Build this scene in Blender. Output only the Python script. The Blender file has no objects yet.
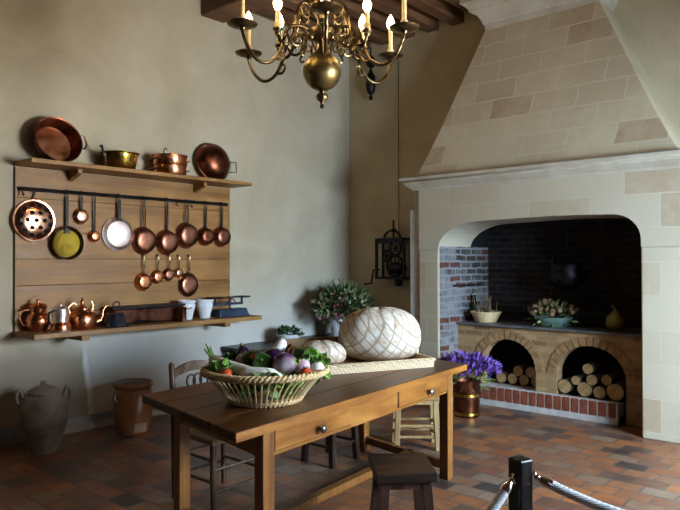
import bpy, bmesh, math, random
from mathutils import Vector, Matrix, noise
rnd = random.Random(7)
R = math.radians
SC = bpy.context.scene
COL = SC.collection
PI = math.pi

# ------------------------------------------------------------------ materials
def _mat(name):
    m = bpy.data.materials.new(name); m.use_nodes = True
    nt = m.node_tree; b = nt.nodes['Principled BSDF']
    return m, nt, b
def _n(nt, t, **kw):
    n = nt.nodes.new(t)
    for k, v in kw.items():
        if k in n.inputs: n.inputs[k].default_value = v
        else: setattr(n, k, v)
    return n
def c4(c): return (c[0], c[1], c[2], 1)
def ramp(nt, fac, stops, const=False):
    r = nt.nodes.new('ShaderNodeValToRGB'); e = r.color_ramp.elements
    if const: r.color_ramp.interpolation = 'CONSTANT'
    while len(e) < len(stops): e.new(0.5)
    for i, (p, c) in enumerate(stops):
        e[i].position = p; e[i].color = c4(c) if len(c) == 3 else c
    nt.links.new(fac, r.inputs[0]); return r.outputs[0]
def mix(nt, fac, a, b, mode='MIX'):
    m = nt.nodes.new('ShaderNodeMix'); m.data_type = 'RGBA'; m.blend_type = mode
    for i, v in ((0, fac), (6, a), (7, b)):
        if hasattr(v, 'node'): nt.links.new(v, m.inputs[i])
        else: m.inputs[i].default_value = v if i == 0 else c4(v)
    return m.outputs[2]
def obco(nt, scale=(1, 1, 1), rot=(0, 0, 0)):
    t = nt.nodes.new('ShaderNodeTexCoord'); mp = nt.nodes.new('ShaderNodeMapping')
    mp.inputs['Scale'].default_value = scale; mp.inputs['Rotation'].default_value = rot
    nt.links.new(t.outputs['Object'], mp.inputs[0]); return mp.outputs[0]
def noi(nt, vec, scale, detail=4, rough=.55, dist=0):
    n = _n(nt, 'ShaderNodeTexNoise'); n.inputs['Scale'].default_value = scale
    n.inputs['Detail'].default_value = detail; n.inputs['Roughness'].default_value = rough
    n.inputs['Distortion'].default_value = dist
    if vec: nt.links.new(vec, n.inputs['Vector'])
    return n.outputs[0]
def bump(nt, b, h, strength=.2, dist=.01):
    k = _n(nt, 'ShaderNodeBump'); k.inputs['Strength'].default_value = strength; k.inputs['Distance'].default_value = dist
    nt.links.new(h, k.inputs['Height']); nt.links.new(k.outputs[0], b.inputs['Normal'])
def speck(name, c1, c2, scale=12, rough=.5, metal=0, bmp=0, stops=(.35, .65), c3=None, detail=4, rot=(1, 1, 1)):
    m, nt, b = _mat(name); v = obco(nt, rot); f = noi(nt, v, scale, detail)
    st = [(stops[0], c1), (stops[1], c2)]
    if c3: st.append((min(1, stops[1] + .15), c3))
    nt.links.new(ramp(nt, f, st), b.inputs['Base Color'])
    b.inputs['Roughness'].default_value = rough; b.inputs['Metallic'].default_value = metal
    if bmp: bump(nt, b, f, bmp)
    return m
def metal(name, c1, c2, rough=.25, scale=9, bmp=.06):
    m, nt, b = _mat(name); v = obco(nt); f = noi(nt, v, scale, 5)
    nt.links.new(ramp(nt, f, [(.35, c1), (.7, c2)]), b.inputs['Base Color'])
    b.inputs['Metallic'].default_value = 1
    nt.links.new(ramp(nt, f, [(.3, (rough * .7,) * 3), (.75, (min(1, rough * 1.5),) * 3)]), b.inputs['Roughness'])
    if bmp: bump(nt, b, noi(nt, v, 60, 2), bmp, .004)
    return m
def wood(name, dark, mid, light, rough=.45, axis=0, scale=1., bmp=.08):
    m, nt, b = _mat(name)
    s = [14 * scale] * 3; s[axis] = 1.1 * scale
    v = obco(nt, tuple(s)); f = noi(nt, v, 1.6, 6, .6, .6)
    v2 = obco(nt); g = noi(nt, v2, 2.3, 3)
    c = ramp(nt, f, [(.28, dark), (.5, mid), (.74, light)])
    c = mix(nt, ramp(nt, g, [(.35, (0, 0, 0)), (.7, (.55, .55, .55))]), c, dark)
    nt.links.new(c, b.inputs['Base Color'])
    nt.links.new(ramp(nt, f, [(.3, (rough * .8,) * 3), (.7, (rough * 1.2,) * 3)]), b.inputs['Roughness'])
    bump(nt, b, f, bmp, .004)
    return m
def bricks(name, plane, bw, bh, mortar, stops, mcol, rough=.7, off=.5, msize=.02, wob=.012, bmp=.3, blotch=None, shift=(0, 0), smooth=.1, bl=(.4, .7)):
    """plane: 'yz' 'xz' 'yx'. colour picked per brick from a ramp"""
    m, nt, b = _mat(name)
    t = nt.nodes.new('ShaderNodeTexCoord'); sp = nt.nodes.new('ShaderNodeSeparateXYZ'); cb = nt.nodes.new('ShaderNodeCombineXYZ')
    nt.links.new(t.outputs['Object'], sp.inputs[0])
    ix = {'x': 0, 'y': 1, 'z': 2}
    def ax(k, j, sh):
        a = _n(nt, 'ShaderNodeMath', operation='ADD'); a.inputs[1].default_value = sh
        if plane[0] == 's' and j == 0:
            q = _n(nt, 'ShaderNodeMath', operation='ADD'); nt.links.new(sp.outputs[0], q.inputs[0]); nt.links.new(sp.outputs[1], q.inputs[1])
            nt.links.new(q.outputs[0], a.inputs[0])
        else: nt.links.new(sp.outputs[ix[k]], a.inputs[0])
        nt.links.new(a.outputs[0], cb.inputs[j])
    ax(plane[0], 0, shift[0] + 20); ax(plane[1], 1, shift[1] + 20)
    w = _n(nt, 'ShaderNodeTexNoise'); w.inputs['Scale'].default_value = 7; nt.links.new(t.outputs['Object'], w.inputs['Vector'])
    sub = _n(nt, 'ShaderNodeVectorMath', operation='MULTIPLY_ADD'); sub.inputs[1].default_value = (wob * 2,) * 3
    nt.links.new(w.outputs['Color'], sub.inputs[0]); nt.links.new(cb.outputs[0], sub.inputs[2])
    k = _n(nt, 'ShaderNodeTexBrick'); k.offset = off; k.squash = 1
    nt.links.new(sub.outputs[0], k.inputs['Vector'])
    k.inputs['Color1'].default_value = (0, 0, 0, 1); k.inputs['Color2'].default_value = (1, 1, 1, 1); k.inputs['Mortar'].default_value = (.5, .5, .5, 1)
    k.inputs['Scale'].default_value = 1; k.inputs['Mortar Size'].default_value = msize; k.inputs['Mortar Smooth'].default_value = smooth
    k.inputs['Brick Width'].default_value = bw; k.inputs['Row Height'].default_value = bh; k.inputs['Bias'].default_value = 0
    f = noi(nt, t.outputs['Object'], 9, 5, .65)
    addn = _n(nt, 'ShaderNodeMath', operation='MULTIPLY_ADD'); addn.inputs[1].default_value = .45
    nt.links.new(f, addn.inputs[0]); 
    bwn = _n(nt, 'ShaderNodeMath', operation='MULTIPLY_ADD'); bwn.inputs[1].default_value = .8; bwn.inputs[2].default_value = -.12
    nt.links.new(k.outputs['Color'], bwn.inputs[0]); nt.links.new(bwn.outputs[0], addn.inputs[2])
    c = ramp(nt, addn.outputs[0], stops)
    if blotch: c = mix(nt, ramp(nt, noi(nt, t.outputs['Object'], 1.1, 6, .7), [(bl[0], (0, 0, 0)), (bl[1], (1, 1, 1))]), c, blotch)
    c = mix(nt, k.outputs['Fac'], c, mcol)
    nt.links.new(c, b.inputs['Base Color'])
    nt.links.new(ramp(nt, f, [(.3, (rough * .75,) * 3), (.7, (min(1, rough * 1.25),) * 3)]), b.inputs['Roughness'])
    h = _n(nt, 'ShaderNodeMath', operation='MULTIPLY_ADD'); h.inputs[1].default_value = -1
    nt.links.new(k.outputs['Fac'], h.inputs[0]); nt.links.new(f, h.inputs[2])
    bump(nt, b, h.outputs[0], bmp, .012)
    return m
def glow(name, c, s):
    m, nt, b = _mat(name)
    f = noi(nt, obco(nt), 5); nt.links.new(ramp(nt, f, [(0, c), (1, c)]), b.inputs['Emission Color'])
    b.inputs['Base Color'].default_value = c4(c); b.inputs['Emission Strength'].default_value = s; return m

def plaster(name, base, light, dark, patch=False):
    m, nt, b = _mat(name); v = obco(nt)
    f = noi(nt, v, 1.3, 6, .6, .4); g = noi(nt, v, .6, 3); h = noi(nt, v, 22, 4)
    c = ramp(nt, f, [(.3, dark), (.5, base), (.72, light)])
    c = mix(nt, ramp(nt, g, [(.42, (0, 0, 0)), (.62, (.5, .5, .5))]), c, dark)
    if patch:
        # damp, unpainted lower left of the wall, a pale filled crack, and daylight on the lower part beside it, painted in as paler colour
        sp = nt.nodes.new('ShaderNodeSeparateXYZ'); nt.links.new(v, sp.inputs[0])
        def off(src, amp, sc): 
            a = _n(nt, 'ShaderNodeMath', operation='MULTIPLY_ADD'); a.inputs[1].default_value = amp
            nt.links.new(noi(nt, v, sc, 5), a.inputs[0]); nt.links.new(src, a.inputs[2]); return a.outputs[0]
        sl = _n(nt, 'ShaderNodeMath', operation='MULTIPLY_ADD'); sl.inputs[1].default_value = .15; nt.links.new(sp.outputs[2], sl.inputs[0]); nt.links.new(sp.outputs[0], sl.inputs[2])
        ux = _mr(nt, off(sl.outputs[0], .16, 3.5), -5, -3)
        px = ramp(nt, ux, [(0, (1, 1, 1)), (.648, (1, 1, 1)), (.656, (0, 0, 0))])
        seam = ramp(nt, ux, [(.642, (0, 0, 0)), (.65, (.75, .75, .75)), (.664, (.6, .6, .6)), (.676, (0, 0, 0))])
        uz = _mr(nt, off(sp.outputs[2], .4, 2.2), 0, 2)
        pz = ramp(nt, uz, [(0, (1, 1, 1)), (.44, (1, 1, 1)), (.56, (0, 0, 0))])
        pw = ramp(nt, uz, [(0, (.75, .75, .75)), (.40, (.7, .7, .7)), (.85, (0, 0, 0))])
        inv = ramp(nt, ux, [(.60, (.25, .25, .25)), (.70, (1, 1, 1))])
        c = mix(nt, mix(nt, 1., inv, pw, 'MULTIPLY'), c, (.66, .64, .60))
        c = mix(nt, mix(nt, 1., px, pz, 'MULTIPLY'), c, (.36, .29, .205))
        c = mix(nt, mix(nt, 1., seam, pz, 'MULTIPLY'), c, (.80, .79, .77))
        # painted-in daylight whitens the wall toward the floor
    nt.links.new(c, b.inputs['Base Color']); b.inputs['Roughness'].default_value = .85
    bump(nt, b, mix(nt, .3, ramp(nt, f, [(0, (0, 0, 0)), (1, (1, 1, 1))]), ramp(nt, h, [(0, (0, 0, 0)), (1, (1, 1, 1))])), .25, .02)
    return m
def _mr(nt, v, a, b):
    k = nt.nodes.new('ShaderNodeMapRange'); k.inputs[1].default_value = a; k.inputs[2].default_value = b
    nt.links.new(v, k.inputs[0]); return k.outputs[0]
def wicker(name, c1, c2, sc=60):
    m, nt, b = _mat(name); v = obco(nt)
    w1 = _n(nt, 'ShaderNodeTexWave'); w1.bands_direction = 'Z'; w1.inputs['Scale'].default_value = sc * .55; w1.inputs['Distortion'].default_value = 1.5
    w2 = _n(nt, 'ShaderNodeTexWave'); w2.bands_direction = 'DIAGONAL'; w2.inputs['Scale'].default_value = sc * .35; w2.inputs['Distortion'].default_value = .8
    nt.links.new(v, w1.inputs['Vector']); nt.links.new(v, w2.inputs['Vector'])
    f = mix(nt, .5, w1.outputs['Color'], w2.outputs['Color'], 'MULTIPLY')
    nt.links.new(ramp(nt, f, [(.15, c2), (.6, c1)]), b.inputs['Base Color']); b.inputs['Roughness'].default_value = .55
    bump(nt, b, f, .5, .008); return m
def bread_mat():
    m, nt, b = _mat('floured_crust'); v = obco(nt)
    f = noi(nt, v, 15, 6, .7)
    masks = []
    for rot, sc in (((R(20), R(38), R(30)), 5.0), ((R(-20), R(-42), R(-25)), 4.6)):
        w = _n(nt, 'ShaderNodeTexWave'); w.inputs['Scale'].default_value = sc; w.inputs['Distortion'].default_value = 1.2; w.inputs['Detail'].default_value = 3; w.inputs['Detail Scale'].default_value = 2.5
        nt.links.new(obco(nt, (1, 1, 1), rot), w.inputs['Vector'])
        masks.append(ramp(nt, w.outputs['Color'], [(.01, (.8, .8, .8)), (.12, (0, 0, 0))]))
    cut = mix(nt, 1., masks[0], masks[1], 'LIGHTEN')
    c = ramp(nt, f, [(.30, (.36, .24, .14)), (.44, (.60, .51, .40)), (.62, (.72, .685, .61))])
    c = mix(nt, cut, c, (.33, .24, .15))
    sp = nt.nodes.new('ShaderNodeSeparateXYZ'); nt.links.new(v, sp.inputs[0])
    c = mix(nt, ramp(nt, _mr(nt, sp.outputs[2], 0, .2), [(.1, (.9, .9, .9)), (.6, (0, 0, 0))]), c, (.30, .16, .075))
    nt.links.new(c, b.inputs['Base Color']); b.inputs['Roughness'].default_value = .8
    bump(nt, b, cut, -.5, .02); return m

M = {}
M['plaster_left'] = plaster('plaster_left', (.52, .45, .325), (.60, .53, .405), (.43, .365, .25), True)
M['plaster_back'] = plaster('plaster_back', (.60, .49, .32), (.68, .57, .39), (.48, .38, .23))
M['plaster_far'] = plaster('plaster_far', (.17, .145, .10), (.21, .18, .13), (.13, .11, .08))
M['floor'] = bricks('terracotta_floor', 'yx', .23, .165, 0, [(.10, (.06, .042, .035)), (.24, (.15, .078, .05)), (.40, (.26, .095, .039)), (.58, (.35, .138, .05)), (.74, (.24, .108, .052)), (.9, (.26, .175, .115))], (.10, .085, .07), rough=.42, msize=.007, wob=.01, bmp=.25, blotch=(.12, .085, .07), bl=(.45, .85))
M['stone'] = bricks('limestone_blocks', 'sz', .62, .305, 0, [(.05, (.39, .275, .175)), (.16, (.44, .335, .22)), (.35, (.50, .42, .295)), (.75, (.535, .46, .335))], (.55, .475, .35), rough=.85, msize=.007, wob=.01, bmp=.12, shift=(.1, .06))
M['hoodstone'] = bricks('hood_blocks', 'sz', .47, .215, 0, [(.08, (.43, .305, .185)), (.2, (.50, .375, .235)), (.38, (.60, .49, .325)), (.8, (.63, .53, .36))], (.62, .53, .37), rough=.85, msize=.008, wob=.015, bmp=.12, shift=(.2, .1), blotch=(.54, .43, .28), bl=(.42, .60))
M['moulding'] = speck('pale_moulding_stone', (.47, .405, .30), (.57, .51, .41), 5, .85, bmp=.08)
M['pale_stone'] = speck('pale_stone', (.52, .50, .45), (.64, .61, .55), 4, .8, bmp=.08)
M['firebrick'] = bricks('soot_brick', 'sz', .23, .075, 0, [(.2, (.016, .010, .009)), (.5, (.045, .018, .012)), (.8, (.07, .03, .02))], (.035, .028, .026), rough=.9, msize=.012, bmp=.5, blotch=(.008, .007, .007), bl=(.36, .60))
M['limewash'] = bricks('limewashed_brick', 'sz', .24, .078, 0, [(.3, (.27, .26, .255)), (.66, (.25, .22, .21)), (.74, (.17, .055, .027)), (.9, (.15, .05, .025))], (.25, .24, .235), rough=.85, msize=.012, wob=.02, bmp=.4, blotch=(.045, .038, .034), bl=(.42, .60))
M['stovebrick'] = bricks('ochre_brick', 'sz', .22, .06, 0, [(.1, (.24, .13, .055)), (.4, (.38, .23, .10)), (.8, (.46, .30, .14))], (.36, .25, .14), rough=.8, msize=.008, bmp=.3)
M['archbrick'] = speck('arch_brick', (.28, .155, .07), (.44, .28, .13), 16, .8, bmp=.2)
M['redbrick'] = speck('red_brick', (.20, .05, .025), (.30, .085, .04), 14, .75, bmp=.2)
M['mortar'] = speck('lime_mortar', (.50, .46, .42), (.62, .58, .53), 12, .85, bmp=.3)
M['slate'] = speck('hearth_slab', (.09, .09, .095), (.18, .175, .17), 6, .45, bmp=.1)
M['soot'] = speck('soot', (.004, .004, .004), (.012, .011, .011), 5, .95)
M['beam'] = wood('ceiling_beam_wood', (.09, .04, .018), (.20, .095, .042), (.30, .16, .08), .6, 0, .6)
M['ceilboard'] = wood('ceiling_board_wood', (.08, .045, .028), (.16, .105, .07), (.25, .18, .125), .7, 0, .5)
M['table_top'] = wood('table_top_wood', (.045, .013, .003), (.12, .042, .009), (.27, .115, .03), .34, 0, .45)
M['table_top'].node_tree.nodes['Principled BSDF'].inputs['Specular IOR Level'].default_value = .3
M['table_apron'] = wood('table_apron_wood', (.14, .047, .007), (.33, .135, .022), (.50, .245, .052), .4, 0, .6)
M['table_leg'] = wood('table_leg_wood', (.12, .042, .008), (.25, .10, .02), (.38, .18, .042), .42, 2, .8)
M['rack'] = wood('rack_wood', (.20, .09, .023), (.34, .17, .048), (.46, .255, .083), .5, 0, .55)
M['rack_seam'] = speck('seam_shadow', (.05, .025, .01), (.07, .035, .015), 8, .8)
M['dark_wood'] = wood('dark_stained_wood', (.016, .009, .007), (.038, .021, .014), (.12, .075, .055), .4, 0, 1)
M['dark_leg'] = wood('dark_leg_wood', (.022, .010, .007), (.05, .022, .014), (.09, .042, .025), .4, 2, 1)
M['chair_wood'] = wood('chair_wood', (.04, .02, .011), (.085, .045, .024), (.16, .088, .045), .4, 2, 1)
M['pale_wood'] = wood('pale_wood', (.25, .15, .06), (.38, .24, .10), (.5, .34, .16), .5, 2, 1)
M['rush'] = wicker('rush_seat', (.30, .20, .09), (.12, .07, .03), 40)
M['sideboard'] = wood('sideboard_wood', (.012, .010, .010), (.03, .024, .022), (.06, .05, .045), .35, 0, 1)
M['copper'] = metal('copper', (.62, .24, .11), (.78, .36, .19), .26)
M['copper_dark'] = metal('tarnished_copper', (.15, .05, .028), (.32, .12, .065), .36)
M['copper_brown'] = metal('brown_copper', (.24, .10, .06), (.40, .19, .125), .36)
M['copper_fish'] = metal('blackened_copper', (.055, .022, .014), (.16, .065, .04), .42)
M['copper_bright'] = metal('bright_copper', (.82, .42, .28), (.92, .60, .46), .22)
M['copper_inside'] = metal('worn_copper_inside', (.30, .12, .06), (.44, .21, .115), .45, 14)
M['tin'] = metal('tinned_metal', (.78, .64, .60), (.90, .78, .74), .42)
M['brass'] = metal('brass', (.58, .38, .07), (.76, .55, .15), .22)
M['brass_dull'] = metal('aged_brass', (.17, .125, .068), (.34, .26, .14), .32)
M['brass_gold'] = metal('golden_brass', (.15, .10, .012), (.25, .175, .03), .5)
M['chand_ball'] = metal('chandelier_ball_brass', (.24, .18, .075), (.36, .275, .125), .36)
M['knob'] = metal('dark_steel', (.16, .15, .15), (.30, .29, .29), .3, 20, .05)
M['iron'] = metal('black_iron', (.025, .024, .026), (.06, .058, .062), .45, 20, .2)
M['steel_blue'] = speck('blue_black_enamel', (.02, .03, .055), (.05, .07, .115), 9, .35)
M['blackpot'] = speck('black_enamel', (.012, .014, .02), (.03, .034, .045), 9, .18)
M['chrome'] = metal('chrome', (.80, .80, .82), (.92, .92, .93), .12)
M['ceramic'] = speck('white_ceramic', (.74, .75, .77), (.84, .84, .84), 5, .2)
M['green_glaze'] = speck('green_glaze', (.11, .19, .15), (.19, .28, .23), 9, .25)
M['stoneware'] = speck('brown_stoneware', (.16, .12, .088), (.29, .22, .16), 7, .5, bmp=.1, c3=(.36, .29, .22))
M['crock'] = speck('salt_glaze', (.26, .10, .038), (.38, .18, .075), 5, .2, bmp=.05, c3=(.48, .30, .15), stops=(.3, .62))
M['crock_in'] = speck('grey_glaze', (.26, .25, .26), (.36, .36, .38), 6, .3)
M['crock_bare'] = speck('bare_clay', (.50, .36, .23), (.58, .45, .31), 9, .7)
M['wicker'] = wicker('wicker', (.86, .68, .40), (.60, .41, .19), 70)
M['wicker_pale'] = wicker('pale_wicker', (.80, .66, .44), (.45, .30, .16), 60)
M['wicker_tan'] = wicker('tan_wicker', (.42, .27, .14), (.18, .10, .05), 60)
M['stake'] = speck('willow_stake', (.74, .56, .30), (.88, .72, .45), 30, .5)
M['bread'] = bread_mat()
M['radish'] = speck('white_radish', (.84, .84, .76), (.93, .93, .89), 8, .35, c3=(.80, .86, .70))
M['turnip'] = speck('pink_turnip', (.74, .70, .70), (.62, .40, .52), 5, .35, stops=(.4, .6))
M['eggplant'] = speck('purple_white_aubergine', (.055, .015, .06), (.15, .06, .16), 3.2, .2, stops=(.36, .50), c3=(.58, .48, .54))
M['eggplant_dark'] = speck('dark_aubergine', (.025, .008, .035), (.07, .02, .085), 5, .18)
M['pepper'] = speck('green_pepper', (.05, .16, .02), (.13, .28, .045), 5, .2)
M['pepper_dark'] = speck('dark_green_pepper', (.02, .075, .015), (.06, .15, .03), 6, .22)
M['tomato'] = speck('tomato', (.55, .055, .02), (.72, .13, .03), 5, .22)
M['leaf'] = speck('lettuce_leaf', (.12, .28, .04), (.30, .48, .12), 18, .45)
M['leaf_dark'] = speck('dark_leaf', (.018, .04, .012), (.065, .115, .035), 18, .5)
M['leaf_mid'] = speck('olive_leaf', (.08, .12, .035), (.24, .28, .10), 18, .5)
M['stalk'] = speck('green_stalk', (.11, .20, .045), (.22, .32, .10), 14, .5)
M['lavender'] = speck('lavender_petal', (.15, .065, .30), (.26, .14, .46), 20, .6)
M['pinkpetal'] = speck('pink_petal', (.32, .09, .13), (.45, .18, .20), 20, .6)
M['whitepetal'] = speck('cream_petal', (.55, .52, .36), (.66, .64, .5), 20, .6)
M['bluepetal'] = speck('violet_petal', (.09, .06, .22), (.16, .12, .32), 20, .6)
M['dried'] = speck('dried_head', (.10, .06, .028), (.20, .135, .06), 20, .7, c3=(.13, .075, .07))
M['gourd'] = speck('yellow_gourd', (.24, .20, .035), (.38, .33, .08), 4, .4)
M['bark'] = speck('log_bark', (.06, .045, .032), (.14, .105, .075), 14, .9, bmp=.5, rot=(.2, 1, 1))
M['logend'] = speck('log_end', (.36, .22, .09), (.52, .35, .17), 12, .75)
M['rope'] = wicker('white_rope', (.90, .90, .91), (.76, .77, .79), 90)
M['candle'] = speck('candle_tube', (.72, .60, .33), (.80, .69, .42), 6, .5)
M['bulb'] = glow('lit_bulb', (1, .80, .48), 14)
M['conduit'] = speck('grey_paint', (.30, .30, .30), (.36, .36, .36), 8, .6)
M['whitewood'] = speck('painted_window_wood', (.5, .5, .48), (.6, .6, .57), 8, .5)
M['blackpost'] = wood('black_post_wood', (.010, .008, .008), (.018, .014, .013), (.035, .026, .022), .3, 2, 1)
def _glass():
    m, nt, b = _mat('window_glass'); f = noi(nt, obco(nt), 3)
    nt.links.new(ramp(nt, f, [(0, (.95, .97, 1)), (1, (1, 1, 1))]), b.inputs['Base Color'])
    b.inputs['Roughness'].default_value = 0; b.inputs['Transmission Weight'].default_value = 1; b.inputs['IOR'].default_value = 1.02
    return m
M['glass'] = _glass()
M['bottle'] = speck('dark_bottle_glass', (.006, .010, .007), (.014, .02, .014), 6, .1)
M['card'] = speck('grey_panel', (.46, .45, .44), (.56, .55, .53), 6, .6)

# ------------------------------------------------------------------ mesh builder
ID = Matrix.Identity(4)
def T(x, y, z): return Matrix.Translation((x, y, z))
def RZ(a): return Matrix.Rotation(a, 4, 'Z')
def RX(a): return Matrix.Rotation(a, 4, 'X')
def RY(a): return Matrix.Rotation(a, 4, 'Y')
class MB:
    def __init__(s): s.v = []; s.f = []; s.mi = []; s.cm = 0
    def add(s, vs, fs, X=ID):
        o = len(s.v); s.v += [tuple(X @ Vector(p)) for p in vs]
        s.f += [tuple(i + o for i in f) for f in fs]; s.mi += [s.cm] * len(fs); return s
    def box(s, a, b, X=ID):
        x0, y0, z0 = a; x1, y1, z1 = b
        return s.add([(x0, y0, z0), (x1, y0, z0), (x1, y1, z0), (x0, y1, z0), (x0, y0, z1), (x1, y0, z1), (x1, y1, z1), (x0, y1, z1)],
                     [(3, 2, 1, 0), (4, 5, 6, 7), (0, 1, 5, 4), (1, 2, 6, 5), (2, 3, 7, 6), (3, 0, 4, 7)], X)
    def hexa(s, p, X=ID):  # 8 points, same order as box
        return s.add(p, [(3, 2, 1, 0), (4, 5, 6, 7), (0, 1, 5, 4), (1, 2, 6, 5), (2, 3, 7, 6), (3, 0, 4, 7)], X)
    def lathe(s, prof, X=ID, n=32, close=False, sx=1, sy=1):
        vs = []; fs = []; k = len(prof)
        for i in range(n):
            a = 2 * PI * i / n
            for r, z in prof: vs.append((r * math.cos(a) * sx, r * math.sin(a) * sy, z))
        for i in range(n):
            j = (i + 1) % n
            for q in range(k - 1 if not close else k):
                q2 = (q + 1) % k
                fs.append((i * k + q, j * k + q, j * k + q2, i * k + q2))
        return s.add(vs, fs, X)
    def tube(s, pts, r, n=8, X=ID, closed=False, cap=True):
        pts = [Vector(p) for p in pts]; m = len(pts); rr = r if isinstance(r, (list, tuple)) else [r] * m
        vs = []; fs = []; up = None
        for i, p in enumerate(pts):
            if closed: d = pts[(i + 1) % m] - pts[i - 1]
            else: d = pts[min(i + 1, m - 1)] - pts[max(i - 1, 0)]
            d.normalize()
            if up is None:
                up = Vector((0, 0, 1)) if abs(d.z) < .9 else Vector((1, 0, 0))
            u = (up - d * up.dot(d)); 
            if u.length < 1e-5: u = d.orthogonal()
            u.normalize(); w = d.cross(u); up = u
            for q in range(n):
                a = 2 * PI * q / n; vs.append(p + (u * math.cos(a) + w * math.sin(a)) * rr[i])
        for i in range(m if closed else m - 1):
            j = (i + 1) % m
            for q in range(n): fs.append((i * n + q, i * n + (q + 1) % n, j * n + (q + 1) % n, j * n + q))
        if cap and not closed: fs.append(tuple(range(n - 1, -1, -1))); fs.append(tuple((m - 1) * n + q for q in range(n)))
        return s.add(vs, fs, X)
    def ball(s, c, r, X=ID, nu=16, nv=10, disp=0, fr=3, seed=0):
        rx, ry, rz = r if isinstance(r, (tuple, list)) else (r, r, r)
        vs = [(0, 0, -1)]; fs = []
        for j in range(1, nv):
            t = PI * j / nv - PI / 2
            for i in range(nu):
                a = 2 * PI * i / nu; vs.append((math.cos(t) * math.cos(a), math.cos(t) * math.sin(a), math.sin(t)))
        vs.append((0, 0, 1))
        for i in range(nu):
            fs.append((0, 1 + (i + 1) % nu, 1 + i)); 
            for j in range(nv - 2):
                fs.append((1 + j * nu + i, 1 + j * nu + (i + 1) % nu, 1 + (j + 1) * nu + (i + 1) % nu, 1 + (j + 1) * nu + i))
            fs.append((len(vs) - 1, 1 + (nv - 2) * nu + i, 1 + (nv - 2) * nu + (i + 1) % nu))
        out = []
        for p in vs:
            k = 1 + disp * noise.noise(Vector(p) * fr + Vector((seed * 3.1, seed, -seed))) if disp else 1
            out.append((c[0] + p[0] * rx * k, c[1] + p[1] * ry * k, c[2] + p[2] * rz * k))
        return s.add(out, fs, X)
    def prism(s, poly, d0, d1, X=ID):
        """poly in (u,v) -> local XZ plane, extruded along Y from d0 to d1"""
        n = len(poly); vs = [(u, d0, v) for u, v in poly] + [(u, d1, v) for u, v in poly]
        fs = [tuple(range(n)), tuple(range(2 * n - 1, n - 1, -1))]
        for i in range(n): j = (i + 1) % n; fs.append((i, i + n, j + n, j))
        return s.add(vs, fs, X)
    def leaf(s, p, d, L, W, nrm=None, curl=.15):
        d = Vector(d).normalized(); u = d.cross(nrm if nrm else Vector((rnd.uniform(-1, 1), rnd.uniform(-1, 1), rnd.uniform(-1, 1))))
        if u.length < 1e-3: u = d.orthogonal()
        u.normalize(); k = u.cross(d); p = Vector(p)
        return s.add([p, p + d * L * .45 + u * W * .5 + k * curl * L * .5, p + d * L - k * curl * L * .3, p + d * L * .45 - u * W * .5 + k * curl * L * .5, p + d * L * .5],
                     [(0, 1, 4), (1, 2, 4), (2, 3, 4), (3, 0, 4)])
    def build(s, name, mats, parent=None, smooth=False, bevel=0, auto=None, mod=None):
        me = bpy.data.meshes.new(name); me.from_pydata(s.v, [], s.f)
        for m in (mats if isinstance(mats, (list, tuple)) else [mats]): me.materials.append(m)
        me.polygons.foreach_set('material_index', s.mi)
        bm = bmesh.new(); bm.from_mesh(me); bmesh.ops.remove_doubles(bm, verts=bm.verts, dist=1e-5)
        bmesh.ops.recalc_face_normals(bm, faces=bm.faces); bm.to_mesh(me); bm.free()
        if smooth:
            me.polygons.foreach_set('use_smooth', [True] * len(me.polygons))
            me.set_sharp_from_angle(angle=R(auto or 45))
        o = bpy.data.objects.new(name, me); COL.objects.link(o)
        if parent: o.parent = parent
        if bevel:
            b = o.modifiers.new('bevel', 'BEVEL'); b.width = bevel; b.segments = 2; b.limit_method = 'ANGLE'; b.angle_limit = R(40)
        return o
def smooth_path(pts, n=5):
    out = []
    for i in range(len(pts) - 1):
        p0 = Vector(pts[max(i - 1, 0)]); p1 = Vector(pts[i]); p2 = Vector(pts[i + 1]); p3 = Vector(pts[min(i + 2, len(pts) - 1)])
        for q in range(n):
            t = q / n; out.append(.5 * ((2 * p1) + (p2 - p0) * t + (2 * p0 - 5 * p1 + 4 * p2 - p3) * t * t + (3 * p1 - p0 - 3 * p2 + p3) * t ** 3))
    out.append(Vector(pts[-1])); return out
def shell(prof, t=.004):
    """outer profile (r,z) from centre to rim -> closed thin shell profile (outer then inner back to the axis)"""
    out = list(prof); inn = []
    for i, (r, z) in enumerate(prof):
        a = Vector(prof[max(i - 1, 0)]); b = Vector(prof[min(i + 1, len(prof) - 1)]); d = (b - a).normalized()
        inn.append((max(0, r - d.y * t), z + d.x * t))
    return out + inn[::-1]
def thing(name, label, cat, loc=(0, 0, 0), rz=0, group=None):
    o = bpy.data.objects.new(name, None); COL.objects.link(o); o.location = loc; o.rotation_euler = (0, 0, rz)
    o.empty_display_size = .05
    return tag(o, label, cat, group)
def tag(o, label, cat, group=None):
    o['label'] = label; o['category'] = cat
    if group: o['group'] = group
    return o
def struct(o): o['kind'] = 'structure'; return o
def dup(root, loc=None, rz=None, label=None, par=None, scale=None):
    r = root.copy(); COL.objects.link(r); r.parent = par
    if loc is not None: r.location = loc
    if rz is not None: r.rotation_euler = (0, 0, rz)
    if scale is not None: r.scale = scale
    if label: r['label'] = label
    for ch in list(root.children): dup(ch, par=r)
    return r
def place(o, loc, rot=(0, 0, 0)): o.location = loc; o.rotation_euler = rot; return o

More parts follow.
